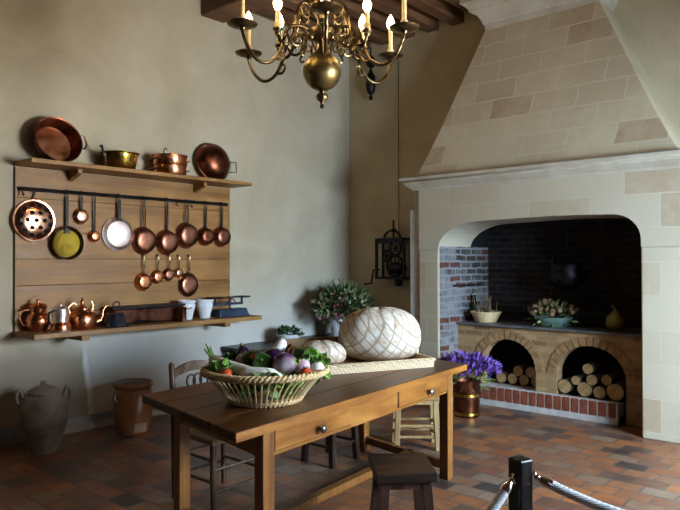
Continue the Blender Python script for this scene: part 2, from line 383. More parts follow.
# ------------------------------------------------------------------ room shell
CEIL = 4.62; XN = -9.6; YR = -7.4
struct(MB().box((XN - .2, YR - .3, -.12), (1.1, .2, 0)).build('floor', M['floor']))
struct(MB().box((XN - .2, YR - .3, CEIL), (1.1, .2, CEIL + .15)).build('ceiling', M['ceilboard']))
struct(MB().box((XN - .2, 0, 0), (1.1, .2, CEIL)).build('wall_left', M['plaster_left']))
w = MB(); FB0, FB1, FBZ = -4.055, -1.90, 2.25
w.box((0, FB1 + .061, 0), (.25, 0, CEIL)); w.box((0, YR, 0), (.25, FB0 - .061, CEIL)); w.box((0, FB0 - .061, FBZ), (.25, FB1 + .061, CEIL))
struct(w.build('wall_back', M['plaster_back']))
struct(MB().box((XN - .2, YR - .3, 0), (XN, 0, CEIL)).build('wall_near', M['plaster_far']))
WX0, WX1, WZ0, WZ1 = -3.4, -1.4, .85, 2.5
OPEN = [(WX0, WX1), (-7.8, -6.6)]  # second opening is an added, unseen window made for the fill lamp
w = MB(); edges = [XN, -7.8, -6.6, WX0, WX1, 0]
for a_, b_ in ((0, 1), (2, 3), (4, 5)): w.box((edges[a_], YR - .3, 0), (edges[b_], YR, CEIL))
for x0, x1 in OPEN:
    w.box((x0, YR - .3, 0), (x1, YR, WZ0)); w.box((x0, YR - .3, WZ1), (x1, YR, CEIL))
struct(w.build('wall_right', M['plaster_far']))
for k, (x0, x1) in enumerate(OPEN):
    win = MB()
    for x in (x0, (x0 + x1) / 2 - .03, x1 - .06): win.box((x, YR - .2, WZ0), (x + .06, YR - .14, WZ1))
    for i in range(5):
        z = WZ0 + (WZ1 - WZ0 - .05) * i / 4; win.box((x0, YR - .19, z), (x1, YR - .15, z + .05))
    wf = struct(win.build('window_%d' % (k + 1), M['whitewood']))
    MB().box((x0 + .01, YR - .175, WZ0 + .01), (x1 - .01, YR - .17, WZ1 - .01)).build('pane', M['glass'], wf)
# girder and joists
struct(MB().box((-2.52, YR, 4.30), (-2.2, 0, CEIL)).build('trim_1', M['beam'], bevel=.02))
k = 2
for i in range(20):
    y = -.30 - .362 * i
    if y < YR + .2: break
    b = MB().box((-2.2, y - .085, 4.46), (-.002, y + .085, CEIL)).box((XN, y - .085, 4.46), (-2.52, y + .085, CEIL))
    struct(b.build(f'trim_{k}', M['beam'], bevel=.012)); k += 1
# skirting: two thin grey strips over the pale plinth
b = MB(); b.box((XN, -.022, .125), (-.01, 0, .142)); b.box((XN, -.022, .075), (-.01, 0, .09)); b.box((XN, -.012, .09), (-.01, 0, .125))
struct(b.build('baseboard_left', M['conduit']))

# ------------------------------------------------------------------ fireplace
fp = thing('fireplace', 'tall pale limestone fireplace with tapering block hood and dark arched opening', 'fireplace', (0, 0, 0))
XF = -.70; YL0, YL1, YR0, YR1 = -1.64, -1.90, -4.055, -4.40
def arcpts(cx, cz, rx, rz, a0, a1, n=10): return [(cx + rx * math.cos(R(a0 + (a1 - a0) * i / n)), cz + rz * math.sin(R(a0 + (a1 - a0) * i / n))) for i in range(n + 1)]
# front wall with opening: local u = -y
def Yx(): return Matrix(((0, 1, 0, 0), (-1, 0, 0, 0), (0, 0, 1, 0), (0, 0, 0, 1)))  # local x -> -y ; local y -> x
jm = MB().box((XF, YL1, 0), (-.001, YL0, 1.72)); jm.build('left_jamb', M['stone'], fp, bevel=.012)
MB().box((XF, YR1, 0), (-.001, YR0, 1.72)).build('right_jamb', M['stone'], fp, bevel=.012)
top = 2.035
op = [(1.90, 1.72)] + arcpts(2.42, 1.73, .52, .29, 180, 92, 10) + [(2.7, 2.026), (2.95, 2.033), (3.25, 2.037), (3.5, 2.034)] + arcpts(3.80, 1.79, .255, .235, 88, 0, 8) + [(4.055, 1.72)]
poly = op + [(4.40, 1.72), (4.40, 2.42), (1.64, 2.42), (1.64, 1.72)]
MB().prism(poly, XF, -.001, Yx()).build('lintel', M['stone'], fp)
# mantel moulding (profile swept on three sides)
def band(prof, x_back, y0, y1, xf):
    """prof: list of (offset, z). front ring around the block x in [xf,x_back], y in [y1,y0]"""
    m = MB(); vs = []; 
    for o, z in prof: vs += [(x_back, y0 + o, z), (xf - o, y0 + o, z), (xf - o, y1 - o, z), (x_back, y1 - o, z)]
    fs = []
    for i in range(len(prof) - 1):
        for q in range(3): a = i * 4 + q; fs.append((a, a + 1, a + 5, a + 4))
        a = i * 4; fs.append((a + 3, a, a + 4, a + 7))
    fs.append((0, 3, 2, 1)); n = (len(prof) - 1) * 4; fs.append((n, n + 1, n + 2, n + 3))
    return m.add(vs, fs)
mp = [(0, 2.40), (.015, 2.40), (.022, 2.425), (.05, 2.44), (.075, 2.465), (.085, 2.472), (.085, 2.49), (.115, 2.50), (.125, 2.51), (.125, 2.54), (.10, 2.555), (.0, 2.565)]
band(mp, -.001, -1.575, YR1, XF).build('mantel_moulding', M['moulding'], fp, smooth=True, auto=30)
HZ0, HZ1 = 2.56, 4.2; hx0, hx1 = -.67, -.42; hl0, hl1, hr0, hr1 = -1.60, -2.345, -4.37, -3.60
h = MB(); N = 12; vs = []; fs = []
for i in range(N + 1):
    t = i / N; z = HZ0 + (HZ1 - HZ0) * t; fl = .05 * math.exp(-t * 9)
    x = hx0 + (hx1 - hx0) * t - fl * .6; l = hl0 + (hl1 - hl0) * t + fl * .7 - .03; r = hr0 + (hr1 - hr0) * t - fl * .7 + .03
    vs += [(-.001, l, z), (x, l, z), (x, r, z), (-.001, r, z)]
for i in range(N):
    for q in range(4): a = i * 4 + q; bq = i * 4 + (q + 1) % 4; fs.append((a, bq, bq + 4, a + 4))
fs += [(0, 3, 2, 1), (N * 4, N * 4 + 1, N * 4 + 2, N * 4 + 3)]
h.add(vs, fs); h.mi = [1 if (i < N * 4 and i % 4 in (0, 2)) else 0 for i in range(len(h.f))]; h.build('hood', [M['hoodstone'], M['plaster_back']], fp)
cp = [(0, 4.14), (.02, 4.14), (.03, 4.20), (.045, 4.21), (.06, 4.26), (.10, 4.31), (.15, 4.335), (.155, 4.36), (.19, 4.40), (.225, 4.42), (.225, CEIL - .005), (0, CEIL - .005)]
band(cp, -.001, hl1 - .03, hr1 + .03, hx1).build('crown_moulding', M['moulding'], fp, smooth=True, auto=30)
MB().box((-.66, -1.615, 0), (-.001, -1.485, 2.19)).box((-.66, -1.615, 2.19), (-.001, -1.545, 2.41)).build('side_pilaster', M['pale_stone'], fp, bevel=.01)
# firebox
MB().box((.42, FB0 - .1, 0), (.5, FB1 + .1, 4.0)).build('firebox_back', M['firebrick'], fp)
MB().box((XF + .03, FB1 - .006, 0), (.42, FB1 + .06, 1.76)).build('firebox_left_side', M['limewash'], fp)
MB().box((XF + .03, FB0 - .06, 0), (.42, FB0 + .006, 1.76)).build('firebox_right_side', M['firebrick'], fp)
MB().box((.0, FB1, 1.76), (.42, FB1 + .06, 2.6)).box((.0, FB0 - .06, 1.76), (.42, FB0, 2.6)).box((-.05, FB0, 2.6), (.42, FB1, 2.66)).build('flue', M['soot'], fp)

# brick stove bench inside the fireplace
st = thing('brick_stove', 'low ochre brick stove with two arched openings inside the fireplace', 'stove', (0, 0, 0))
SX = -.30; SZ = .866
def archpoly(y0, y1, z0, spring, topz, n=14): 
    c = (y0 + y1) / 2; r = abs(y1 - y0) / 2
    return [(c + r * math.cos(PI - PI * i / n), spring + (topz - spring) * math.sin(PI - PI * i / n)) for i in range(n + 1)]
A1 = (2.21, 2.86, .735); A2 = (3.09, 3.79, .735)
front = [(1.91, .0), (1.91, SZ), (4.045, SZ), (4.045, 0), (A2[1], 0)] + archpoly(A2[1], A2[0], 0, .42, A2[2])[::-1] + [(A2[0], 0), (A1[1], 0)] + archpoly(A1[1], A1[0], 0, .42, A1[2])[::-1] + [(A1[0], 0)]
MB().prism(front, SX, SX + .14, Yx()).build('front_wall', M['stovebrick'], st)
for a in (A1, A2):
    m = MB(); c = (a[0] + a[1]) / 2; r = (a[1] - a[0]) / 2; n = 17
    for i in range(n):
        t0 = PI * i / n + .02; t1 = PI * (i + 1) / n - .02
        p = []
        for d in (SX - .012, SX + .05):
            for (rr, t) in ((0, t0), (0, t1), (.095, t1), (.095, t0)):
                p.append((d, -(c + (r + rr) * math.cos(t)), .42 + (a[2] - .42 + rr) * math.sin(t)))
        m.hexa(p)
    m.build('arch_ring', M['archbrick'], st)
MB().box((SX - .05, FB0 + .005, SZ), (.295, FB1 - .008, SZ + .024)).build('top_slab', M['slate'], st, bevel=.008)
MB().box((.1, FB0 + .01, 0), (.29, FB1 - .01, SZ)).box((SX + .14, -3.02, 0), (.1, -2.93, SZ)).box((SX + .14, FB1 - .2, 0), (.1, FB1 - .005, SZ)).box((SX + .14, FB0 + .005, 0), (.1, FB0 + .22, SZ)).build('inner_walls', M['soot'], st)
pl = MB(); pl.box((SX - .09, -3.735, 0), (SX + .30, -1.91, .062)); pl.box((SX - .075, -3.735, .062), (SX - .013, -1.91, .212)); pl.cm = 1
y = -1.93
while y > -3.70:
    pl.box((SX - .088, y - .062, .068), (SX - .02, y, .205)); y -= .0905
pl.build('brick_sill', [M['mortar'], M['redbrick']], st)
MB().box((SX - .02, -3.735, .0), (.1, -1.91, .19)).build('hearth_bed', M['mortar'], st)

# logs in the right arch (and a dark row in the left one)
def log(y, z, r, L, label, x0=SX + .02, dx=0, dy=0):
    t = thing('firewood_log', label, 'log', (x0, y, z), 0, 'split logs stacked under the stove')
    m = MB(); n = 14; vs = []; fs = []
    rr = [r * (1 + .10 * noise.noise(Vector((math.cos(2 * PI * q / n) * 1.3, math.sin(2 * PI * q / n) * 1.3, y * 9)))) for q in range(n)]
    for s_ in range(4):
        for q in range(n): a = 2 * PI * q / n; vs.append((L * s_ / 3 + dx, rr[q] * math.cos(a) + dy * s_ / 3, rr[q] * math.sin(a)))
    for s_ in range(3):
        for q in range(n): fs.append((s_ * n + q, s_ * n + (q + 1) % n, (s_ + 1) * n + (q + 1) % n, (s_ + 1) * n + q))
    m.add(vs, fs).build('bark', M['bark'], t, smooth=True)
    MB().add([(vs[q][0] - .001, vs[q][1] * .98, vs[q][2] * .98) for q in range(n)], [tuple(range(n))]).build('cut_end', M['logend'], t)
    MB().add([vs[3 * n + q] for q in range(n)], [tuple(range(n))]).build('cut_end', M['logend'], t)
    return t
ZB = .215
for y, z, r, lab in [(-3.68, ZB + .085, .085, 'thickest log at the right end of the stack in the right stove arch'),
                     (-3.525, ZB + .062, .062, 'pale log on the sill next to the thickest one'),
                     (-3.375, ZB + .075, .075, 'pale log in the middle of the bottom row, on the brick sill'),
                     (-3.17, ZB + .080, .07, 'log at the left end of the stack in the right stove arch'),
                     (-3.285, ZB + .155, .048, 'slim split log wedged above the left end of the stack'),
                     (-3.45, ZB + .178, .055, 'log lying in the notch above the two middle logs'),
                     (-3.585, ZB + .185, .055, 'dark log lying behind on top of the thickest one'),
                     (-3.41, ZB + .285, .055, 'topmost log of the stack in the right stove arch')]:
    log(y, z, r, .34, lab, x0=SX + (.05 if 'dark' in lab else .015))
for i, (y, z) in enumerate([(-2.34, .06), (-2.48, .06), (-2.62, .06), (-2.76, .06), (-2.55, .155), (-2.70, .155)]):
    log(y, z + ZB - .01, .06, .3, ['leftmost dark log under the left stove arch', 'second dark log from the left under the left arch', 'third dark log from the left under the left arch', 'rightmost dark log under the left stove arch', 'dark log on top of the left pile, nearer its middle', 'dark log on top of the left pile, nearer the pier'][i], x0=SX + .22)

# objects on the stove top
TZ = SZ + .0245
def leaves(m, c, r, n, L, W, up=.3, flat=1.):
    for i in range(n):
        d = Vector((rnd.gauss(0, 1), rnd.gauss(0, 1), rnd.gauss(0, 1) * flat + up)).normalized()
        p = Vector(c) + Vector((d.x * r[0], d.y * r[1], d.z * r[2])) * rnd.uniform(.35, 1)
        dd = (d + Vector((rnd.uniform(-.6, .6), rnd.uniform(-.6, .6), rnd.uniform(-.2, .8)))).normalized()
        m.leaf(p, dd, L * rnd.uniform(.7, 1.2), W * rnd.uniform(.7, 1.2))
    return m
t = thing('wicker_basket', 'small round wicker basket with dry twigs on the left end of the stove', 'basket', (-.10, -2.16, TZ))
MB().lathe(shell([(0, .0), (.12, 0), (.165, .09), (.17, .11)], .01), n=24).build('bowl', M['wicker'], t, smooth=True)
MB().tube([(.17 * math.cos(a * PI / 12), .17 * math.sin(a * PI / 12), .112) for a in range(24)], .012, 6, closed=True).build('rim', M['wicker'], t, smooth=True)
m = MB()
for i in range(26):
    a = rnd.uniform(0, 2 * PI); r = rnd.uniform(0, .11); s_ = rnd.uniform(.10, .24)
    m.tube([(r * math.cos(a), r * math.sin(a), .02), (r * 1.2 * math.cos(a), r * 1.2 * math.sin(a), .12), (r * 1.35 * math.cos(a) + rnd.uniform(-.03, .03), r * 1.35 * math.sin(a), .09 + s_)], [.006, .006, .003], 4)
m.build('twigs', M['dried'], t)
t = thing('planter', 'pale green glazed bowl of dried flower heads in the middle of the stove', 'planter', (-.12, -2.98, TZ))
MB().lathe(shell([(0, 0), (.13, 0), (.15, .02), (.20, .09), (.205, .10)], .012), n=28).build('bowl', M['green_glaze'], t, smooth=True)
m = MB()
for i in range(46):
    a = rnd.uniform(0, 2 * PI); r = .27 * math.sqrt(rnd.random()); z = .12 + .17 * (1 - (r / .3) ** 2) * rnd.uniform(.4, 1)
    m.ball((r * math.cos(a), r * math.sin(a), z), (rnd.uniform(.022, .04),) * 3, nu=8, nv=6, disp=.3, seed=i)
m.build('dried_heads', M['dried'], t, smooth=True)
leaves(MB(), (0, 0, .10), (.24, .24, .14), 120, .09, .03).build('foliage', M['leaf_mid'], t)
t = thing('gourd', 'yellow green gourd with a curved stem on the right end of the stove', 'gourd', (-.10, -3.62, TZ)); t.scale = (.88,) * 3
MB().lathe([(0, 0), (.05, .004), (.095, .04), (.108, .09), (.09, .15), (.055, .19), (.03, .215), (.022, .23), (0, .235)], n=24).build('body', M['gourd'], t, smooth=True)
MB().tube([(0, 0, .225), (.005, .01, .25), (.01, .03, .27), (.01, .05, .275)], [.012, .009, .008, .007], 6).build('stem', M['pale_wood'], t, smooth=True)
t = thing('bottle', 'dark glass bottle at the far left of the stove beside the basket', 'bottle', (-.02, -1.965, TZ))
MB().lathe([(0, 0), (.045, 0), (.047, .02), (.047, .17), (.02, .22), (.016, .28), (.02, .285), (.02, .30), (0, .30)], n=18).build('body', M['bottle'], t, smooth=True)
MB().lathe([(0, .3), (.014, .3), (.014, .32), (0, .32)], n=10).build('cork', M['logend'], t)
t = thing('hanging_cauldron', 'soot black iron cauldron hanging in the back of the fireplace', 'cauldron', (.08, -3.05, 1.28))
MB().lathe(shell([(0, 0), (.10, .01), (.17, .07), (.19, .16), (.17, .25), (.185, .28)], .008), n=24).build('pot', M['iron'], t, smooth=True)
MB().tube([(0, .18 * math.cos(a * PI / 10), .27 + .20 * math.sin(a * PI / 10)) for a in range(11)], .007, 6).build('bail', M['iron'], t, smooth=True)
MB().tube([(0, 0, .46), (0, 0, .95), (0, 0, 1.38)], .008, 6).build('chain_hook', M['iron'], t)
t = thing('fire_crane', 'thin black iron bar across the dark inside of the fireplace', 'crane', (.24, -3.0, 1.47))
MB().tube([(0, .98, 0), (0, -.98, 0)], .008, 6).build('bar', M['iron'], t)
MB().tube([(0, -.45, -.01), (-.02, -.47, .25), (-.02, -.40, .32), (-.02, -.34, .27)], .010, 6).build('hook', M['iron'], t)
MB().tube([(0, -.45, .02), (0, -.45, -.58)], .010, 6).build('pot_rod', M['iron'], t)
t = thing('trivet', 'black iron horseshoe shaped trivet on the stove beside the gourd', 'trivet', (-.05, -3.36, TZ))
MB().tube([(.0, .17 * math.cos(a * PI / 12), .012 + .15 * math.sin(a * PI / 12)) for a in range(13)], .014, 6).build('ring', M['iron'], t, smooth=True)
MB().tube([(0, -.17, .012), (.14, -.1, .012), (.14, .1, .012), (0, .17, .012)], .011, 6).build('foot', M['iron'], t)
t = thing('iron_bracket', 'short black iron rod sticking out of the limewashed fireplace side', 'bracket', (-.40, FB1, 1.31))
MB().tube([(0, 0, 0), (0, -.05, 0), (.55, -.05, 0)], .010, 6).build('rod', M['iron'], t)

# lavender pot in front of the opening
t = thing('potted_lavender', 'copper bucket of purple lavender on the floor before the stove', 'plant', (-.98, -2.42, 0))
MB().lathe(shell([(0, 0), (.125, 0), (.13, .02), (.14, .36), (.145, .37)], .006), n=28).build('bucket', M['copper_dark'], t, smooth=True)
for z in (.02, .21): MB().lathe([(.133 + z * .03, z), (.14 + z * .03, z + .004), (.14 + z * .03, z + .03), (.133 + z * .03, z + .034)], n=28).build('brass_band', M['brass'], t, smooth=True)
leaves(MB(), (0, 0, .40), (.20, .20, .12), 160, .13, .025).build('foliage', M['leaf_mid'], t)
m = MB()
for i in range(420):
    a = rnd.uniform(0, 2 * PI); r = .32 * math.sqrt(rnd.random()); z = .43 + .20 * (1 - (r / .40) ** 2) * rnd.uniform(.3, 1)
    p = Vector((r * math.cos(a), r * math.sin(a), z)); d = Vector((r * math.cos(a) * 2, r * math.sin(a) * 2, .5 + rnd.uniform(-.4, .4)))
    m.leaf(p, d, .075, .035); m.leaf(p, d + Vector((rnd.uniform(-.7, .7),) * 3), .06, .035)
m.build('blossoms', M['lavender'], t)

# ------------------------------------------------------------------ spit jack and wall iron
t = thing('spit_jack', 'black iron clockwork spit jack with crank mounted on the back wall', 'spit jack', (0, -.82, 1.36))
f = MB()
for y in (.20, -.24): 
    f.box((-.20, y - .013, 0), (-.17, y + .013, .52)); f.box((-.06, y - .013, 0), (-.03, y + .013, .52))
for z in (0, .50): f.box((-.20, -.25, z), (-.17, .21, z + .03)); f.box((-.06, -.25, z), (-.03, .21, z + .03))
for y in (.20, -.24):
    for z in (.0, .5): f.box((-.2, y - .013, z), (0, y + .013, z + .03))
f.box((-.20, -.36, .46), (-.16, .21, .50))
f.build('frame', M['iron'], t)
XR = RY(R(90))
for y, z, r in ((-.05, .17, .13), (-.06, .40, .09), (.08, .30, .07)):
    g = MB(); g.tube([(-.12, y + r * math.cos(a * PI / 12), z + r * math.sin(a * PI / 12)) for a in range(24)], .016, 6, closed=True)
    for q in range(4): g.tube([(-.12, y + r * math.cos(q * PI / 4), z + r * math.sin(q * PI / 4)), (-.12, y - r * math.cos(q * PI / 4), z - r * math.sin(q * PI / 4))], .009, 5)
    g.build('gear_wheel', M['iron'], t, smooth=True)
MB().lathe([(0, -.09), (.075, -.09), (.075, .09), (0, .09)], T(-.11, -.08, .14) @ RX(R(90)), 18).lathe([(0, 0), (.05, 0), (.05, .10), (0, .10)], T(-.11, -.1, -.09), 12).build('drum', M['iron'], t)
MB().tube([(-.12, .20, .12), (-.12, .30, .12), (-.13, .335, -.06), (-.13, .45, -.075)], .013, 6).build('crank', M['iron'], t, smooth=True)
MB().tube([(-.11, -.02, .50), (-.11, -.02, .76)], .012, 6).tube([(-.11, .0 + .14 * math.cos(a * PI / 10), .50 + .13 * math.sin(a * PI / 10)) for a in range(11)], .014, 6).lathe([(0, .6), (.03, .61), (.035, .63), (.03, .65), (0, .66)], T(-.11, -.02, 0), 10).build('spindle', M['iron'], t, smooth=True)
t = thing('jack_cord', 'thin dark cord running up the back wall above the spit jack', 'cord', (-.02, -.86, 1.9))
MB().tube([(0, 0, -.04), (0, 0, 2.5)], .005, 5).build('cord', M['iron'], t)
t = thing('hanging_pulley', 'black iron pulley weight hanging high on the back wall behind the chandelier', 'pulley', (-.06, -.43, 3.74))
MB().lathe([(0, 0), (.018, .01), (.03, .04), (.012, .07), (.05, .11), (.065, .2), (.06, .33), (.03, .37), (.02, .42), (0, .42)], n=14).build('weight', M['iron'], t, smooth=True)
MB().lathe([(0, -.02), (.08, -.02), (.085, 0), (.08, .02), (0, .02)], T(0, 0, .52) @ RX(R(90)), 16).build('sheave', M['iron'], t, smooth=True)
MB().tube([(0, 0, .4), (0, 0, .715)], .010, 6).build('rod', M['iron'], t)

# ------------------------------------------------------------------ wall rack
rk = thing('pan_rack', 'wooden board rack with two shelves on the left wall holding copper pans', 'rack', (0, 0, 0))
BX0, BX1, BZ0, BZ1 = -4.515, -2.135, .94, 2.43
bd = MB(); zs = [BZ0, 1.13, 1.385, 1.62, 1.86, 2.16, BZ1]
for a, b_ in zip(zs, zs[1:]): bd.box((BX0, -.030, a + .003), (BX1, -.012, b_ - .003))
bd.cm = 1; bd.box((BX0 + .002, -.013, BZ0), (BX1 - .002, -.001, BZ1))
bd.build('back_board', [M['rack'], M['rack_seam']], rk)
MB().box((-4.52, -.36, 2.435), (-2.085, -.001, 2.472)).build('upper_shelf', M['rack'], rk, bevel=.004)
MB().box((-4.525, -.425, .945), (-2.0, -.001, .990)).build('lower_shelf', M['rack'], rk, bevel=.004)
for x in (-4.02, -2.62):
    MB().hexa([(x - .02, -.22, 2.40), (x + .02, -.22, 2.40), (x + .02, -.03, 2.34), (x - .02, -.03, 2.34), (x - .02, -.22, 2.435), (x + .02, -.22, 2.435), (x + .02, -.03, 2.435), (x - .02, -.03, 2.435)]).build('upper_bracket', M['rack'], rk)
for x in (-4.05, -2.45):
    MB().box((x - .035, -.38, .895), (x + .035, -.001, .945)).build('lower_bracket', M['rack'], rk)
ra = MB(); ra.tube([(-4.49, -.065, 2.235), (-2.2, -.065, 2.235)], .017, 8)
ra.build('iron_rail', M['iron'], rk)
sup = MB()
for x in (-4.44, -3.45, -2.28): sup.tube([(x, -.03, 2.235), (x, -.065, 2.235)], .010, 6)
for x in (-4.47, -2.88, -2.7): sup.tube([(x, -.065, 2.22), (x, -.075, 2.19), (x, -.09, 2.175), (x, -.10, 2.19)], .006, 5)
sup.build('rail_hooks', M['iron'], rk)

FY = RX(R(90))      # local +Z -> world -Y (toward the room)
def hook_handle(t, topz, r, ztop, w=.011, mat='iron', loop=False):
    m = MB()
    if loop:
        m.tube([(-.018, 0, topz), (-.016, -.01, (topz + ztop) / 2), (0, -.02, ztop), (.016, -.01, (topz + ztop) / 2), (.022, 0, topz)], .006, 5)
    else:
        m.hexa([(-w, -.012, topz - .03), (w, -.012, topz - .03), (w, -.004, topz - .03), (-w, -.004, topz - .03),
                (-w * .8, -.020, ztop - .04), (w * .8, -.020, ztop - .04), (w * .8, -.013, ztop - .04), (-w * .8, -.013, ztop - .04)])
        m.hexa([(-w * 1.8, -.014, topz - .055), (w * 1.8, -.014, topz - .055), (w * 1.8, -.004, topz - .055), (-w * 1.8, -.004, topz - .055),
                (-w, -.013, topz), (w, -.013, topz), (w, -.004, topz), (-w, -.004, topz)])
    m.tube([(0, -.016, ztop - .045), (0, -.022, ztop - .015), (0, -.016, ztop + .012), (0, .008, ztop + .022), (0, .030, ztop + .010), (0, .034, ztop - .01)], .006, 5)
    return m.build('handle', M[mat], t, smooth=True)
HG = 'copper pans hanging from the iron rail'
def hanging(name, label, cat, x, zc, r, depth, mat, inside=False, inmat=None, handle='iron', loop=False, ztop=2.235, group=HG, y=-.040, wall=.85, hw=.011):
    t = thing(name, label, cat, (x, y, zc), 0, group)
    if inside:   # base against the board, opening toward the room
        prof = [(0, 0), (r * wall * .92, 0), (r * wall, .012), (r, depth), (r * 1.03, depth)]
        MB().lathe(shell(prof, .004), FY, 36).build('bowl', M[mat], t, smooth=True)
        MB().lathe([(0, .0055), (r * wall * .9, .0055), (r * wall * .9, .016), (r * wall * .7, .0105), (r * wall * .4, .008), (0, .007)], FY, 32).build('inner_base', M[inmat], t, smooth=True, auto=30)
    else:
        prof = [(0, depth), (r * wall * .55, depth * .985), (r * wall * .9, depth * .93), (r * wall, depth * .8), (r, .0), (r * 1.04, -.002), (r * 1.04, -.006)]
        MB().lathe(shell(prof, -.003), FY, 36).build('bowl', M[mat], t, smooth=True)
    hook_handle(t, r * .98, r, ztop - zc, hw, handle, loop).location = (0, -.012, 0)
    return t
# pierced skimmer
t = thing('skimmer', 'large round copper skimmer pierced with holes at the left end of the rail', 'skimmer', (-4.36, -.045, 1.962), 0, HG)
m = MB(); holes = [(0, 0)] + [(.075 * math.cos(a * PI / 3), .075 * math.sin(a * PI / 3)) for a in range(6)] + [(.135 * math.cos(a * PI / 6 + .26), .135 * math.sin(a * PI / 6 + .26)) for a in range(12)]
m.lathe([(0, .052), (.10, .05), (.155, .03), (.172, .012), (.185, .014), (.187, .006), (.172, .0), (0, .0)], FY, 40)
m.build('disc', M['copper_bright'], t, smooth=True)
for hx, hz in holes:
    m = MB()
    rr = math.hypot(hx, hz); d = .0535 if rr < .09 else .0455
    m.lathe([(0, -.006), (.019, -.006), (.019, .002), (.0155, .003), (.0155, .0012), (0, .0012)], T(hx, -d, hz) @ FY, 12)
    m.build('hole', M['soot'], t, smooth=True)
MB().tube([(-.02, 0, .17), (0, -.005, .235), (0, -.022, .262), (0, -.005, .282), (0, -.0, .26)], .006, 5).build('hook', M['iron'], t)
hanging('saute_pan', 'yellow brass pan with long dark handle showing its golden inside, hanging from the rail', 'pan', -4.065, 1.765, .150, .055, 'brass_dull', True, 'brass_gold', hw=.014, wall=.93)
t = hanging('ladle', 'small copper ladle hanging high between the brass pan and the long dipper', 'ladle', -3.925, 2.02, .073, .045, 'copper_bright')
t = hanging('dipper', 'little copper dipper with a long dark handle beside the shiny pan', 'ladle', -3.795, 1.835, .056, .05, 'copper', hw=.009)
shiny = hanging('frying_pan', 'bright shiny pale copper frying pan, brightest of the rail', 'pan', -3.545, 1.865, .158, .030, 'tin', hw=.017)
shiny.rotation_euler = (0, 0, R(1)); shiny.location.y -= .012
hanging('saucepan', 'copper saucepan right of the shiny pan, hanging by a forked iron handle', 'pan', -3.265, 1.805, .138, .085, 'copper_brown', loop=True)
hanging('saucepan', 'third brown copper saucepan from the right that hangs lowest on the rail', 'pan', -2.99, 1.795, .130, .085, 'copper_brown')
bpy.data.objects['saucepan.001']['label'] = 'brown copper saucepan on a straight dark handle, second one right of the shiny pan'
hanging('saucepan', 'copper saucepan hung higher by a looped handle, third one right of the shiny pan', 'pan', -2.745, 1.872, .136, .09, 'copper_brown', loop=True)
hanging('saucepan', 'small dark tarnished copper saucepan second from the right end of the rail', 'pan', -2.495, 1.868, .100, .08, 'copper_dark')
hanging('saucepan', 'copper saucepan with bright highlight at the right end of the rail', 'pan', -2.275, 1.87, .112, .08, 'copper_brown')
G2 = 'small copper ladles and pans on the lower row of hooks'
def nail(x, z): MB()
for (nm, lab, x, zc, r, d, zt, mt, cat) in [
    ('ladle', 'leftmost small copper ladle of the lower row, oval with a dark reflection', -3.265, 1.39, .090, .06, 1.64, 'copper', 'ladle'),
    ('ladle', 'second small copper ladle from the left in the lower row', -3.10, 1.437, .070, .05, 1.645, 'copper', 'ladle'),
    ('ladle', 'middle small copper ladle of the five in the lower row', -2.965, 1.457, .064, .045, 1.645, 'copper_brown', 'ladle'),
    ('ladle', 'smallest shiny copper ladle just left of the lower row frying pan', -2.845, 1.475, .050, .045, 1.645, 'copper_bright', 'ladle'),
    ('frying_pan', 'larger copper frying pan at the right end of the lower row', -2.715, 1.345, .125, .05, 1.645, 'copper_brown', 'pan')]:
    t = hanging(nm, lab, cat, x, zc, r, d, mt, ztop=zt, group=G2, handle='brass_dull', hw=.007)
    MB().tube([(0, .012, zt - zc + .005), (0, -.008, zt - zc + .005)], .005, 5).build('nail', M['iron'], t)

# --- upper shelf
UZ = 2.4725
G3 = 'copper and brass pans standing on the upper shelf'
t = thing('preserving_pan', 'large deep copper pan leaning on the wall at the left end of the upper shelf', 'pan', (-4.21, -.235, UZ), 0, G3)
X = T(0, .155, .175) @ RX(R(-16)) @ FY
MB().lathe(shell([(0, 0), (.166, 0), (.180, .012), (.208, .130), (.216, .132)], .004), X, 44).build('bowl', M['copper_dark'], t, smooth=True)
MB().lathe([(0, .006), (.164, .006), (.164, .008), (0, .008)], X, 36).build('inner_base', M['copper_inside'], t, smooth=True, auto=30)
for s_ in (1,):
    MB().tube([(.235, .055, .12), (.27, .055, .13), (.295, .05, .0), (.27, .045, -.075), (.235, .045, -.06)], .009, 6, X=T(-.028, -.01, .20) @ Matrix.Diagonal((1, 1, .6, 1))).build('handle', M['copper_dark'], t, smooth=True)
t = thing('brass_pan', 'yellow brass pan with black iron handle on the upper shelf', 'pan', (-3.60, -.18, UZ), 0, G3)
MB().lathe(shell([(0, 0), (.130, 0), (.142, .012), (.165, .145), (.182, .155), (.182, .162)], .004), n=40).build('bowl', M['brass'], t, smooth=True)
MB().tube([(-.155, -.02, .10), (-.185, -.02, .12), (-.19, -.02, .18), (-.20, -.02, .215), (-.215, -.02, .20)], .012, 6).tube([(-.16, -.02, .05), (-.175, -.02, .11)], .01, 6).build('handle', M['iron'], t, smooth=True)
def casserole(lab, z, r, h, hs=True):
    t = thing('casserole', lab, 'pan', (-3.045, -.19, z), 0, G3)
    MB().lathe(shell([(0, 0), (r * .96, 0), (r, .01), (r, h - .008), (r * 1.04, h - .006), (r * 1.04, h)], .004), n=40).build('body', M['copper'], t, smooth=True)
    for s_ in (1, -1):
        MB().tube([(s_ * r * .88, -.10, h * .5), (s_ * (r * 1.12), -.07, h * .6), (s_ * (r * 1.16), 0, h * .62), (s_ * (r * 1.12), .07, h * .6), (s_ * r * .88, .10, h * .5)], .008, 6).build('handle', M['brass_dull'], t, smooth=True)
    return t
casserole('lower of the two copper casseroles stacked on the upper shelf', UZ, .165, .095)
t = casserole('upper of the two copper casseroles stacked on the upper shelf', UZ + .097, .172, .105)
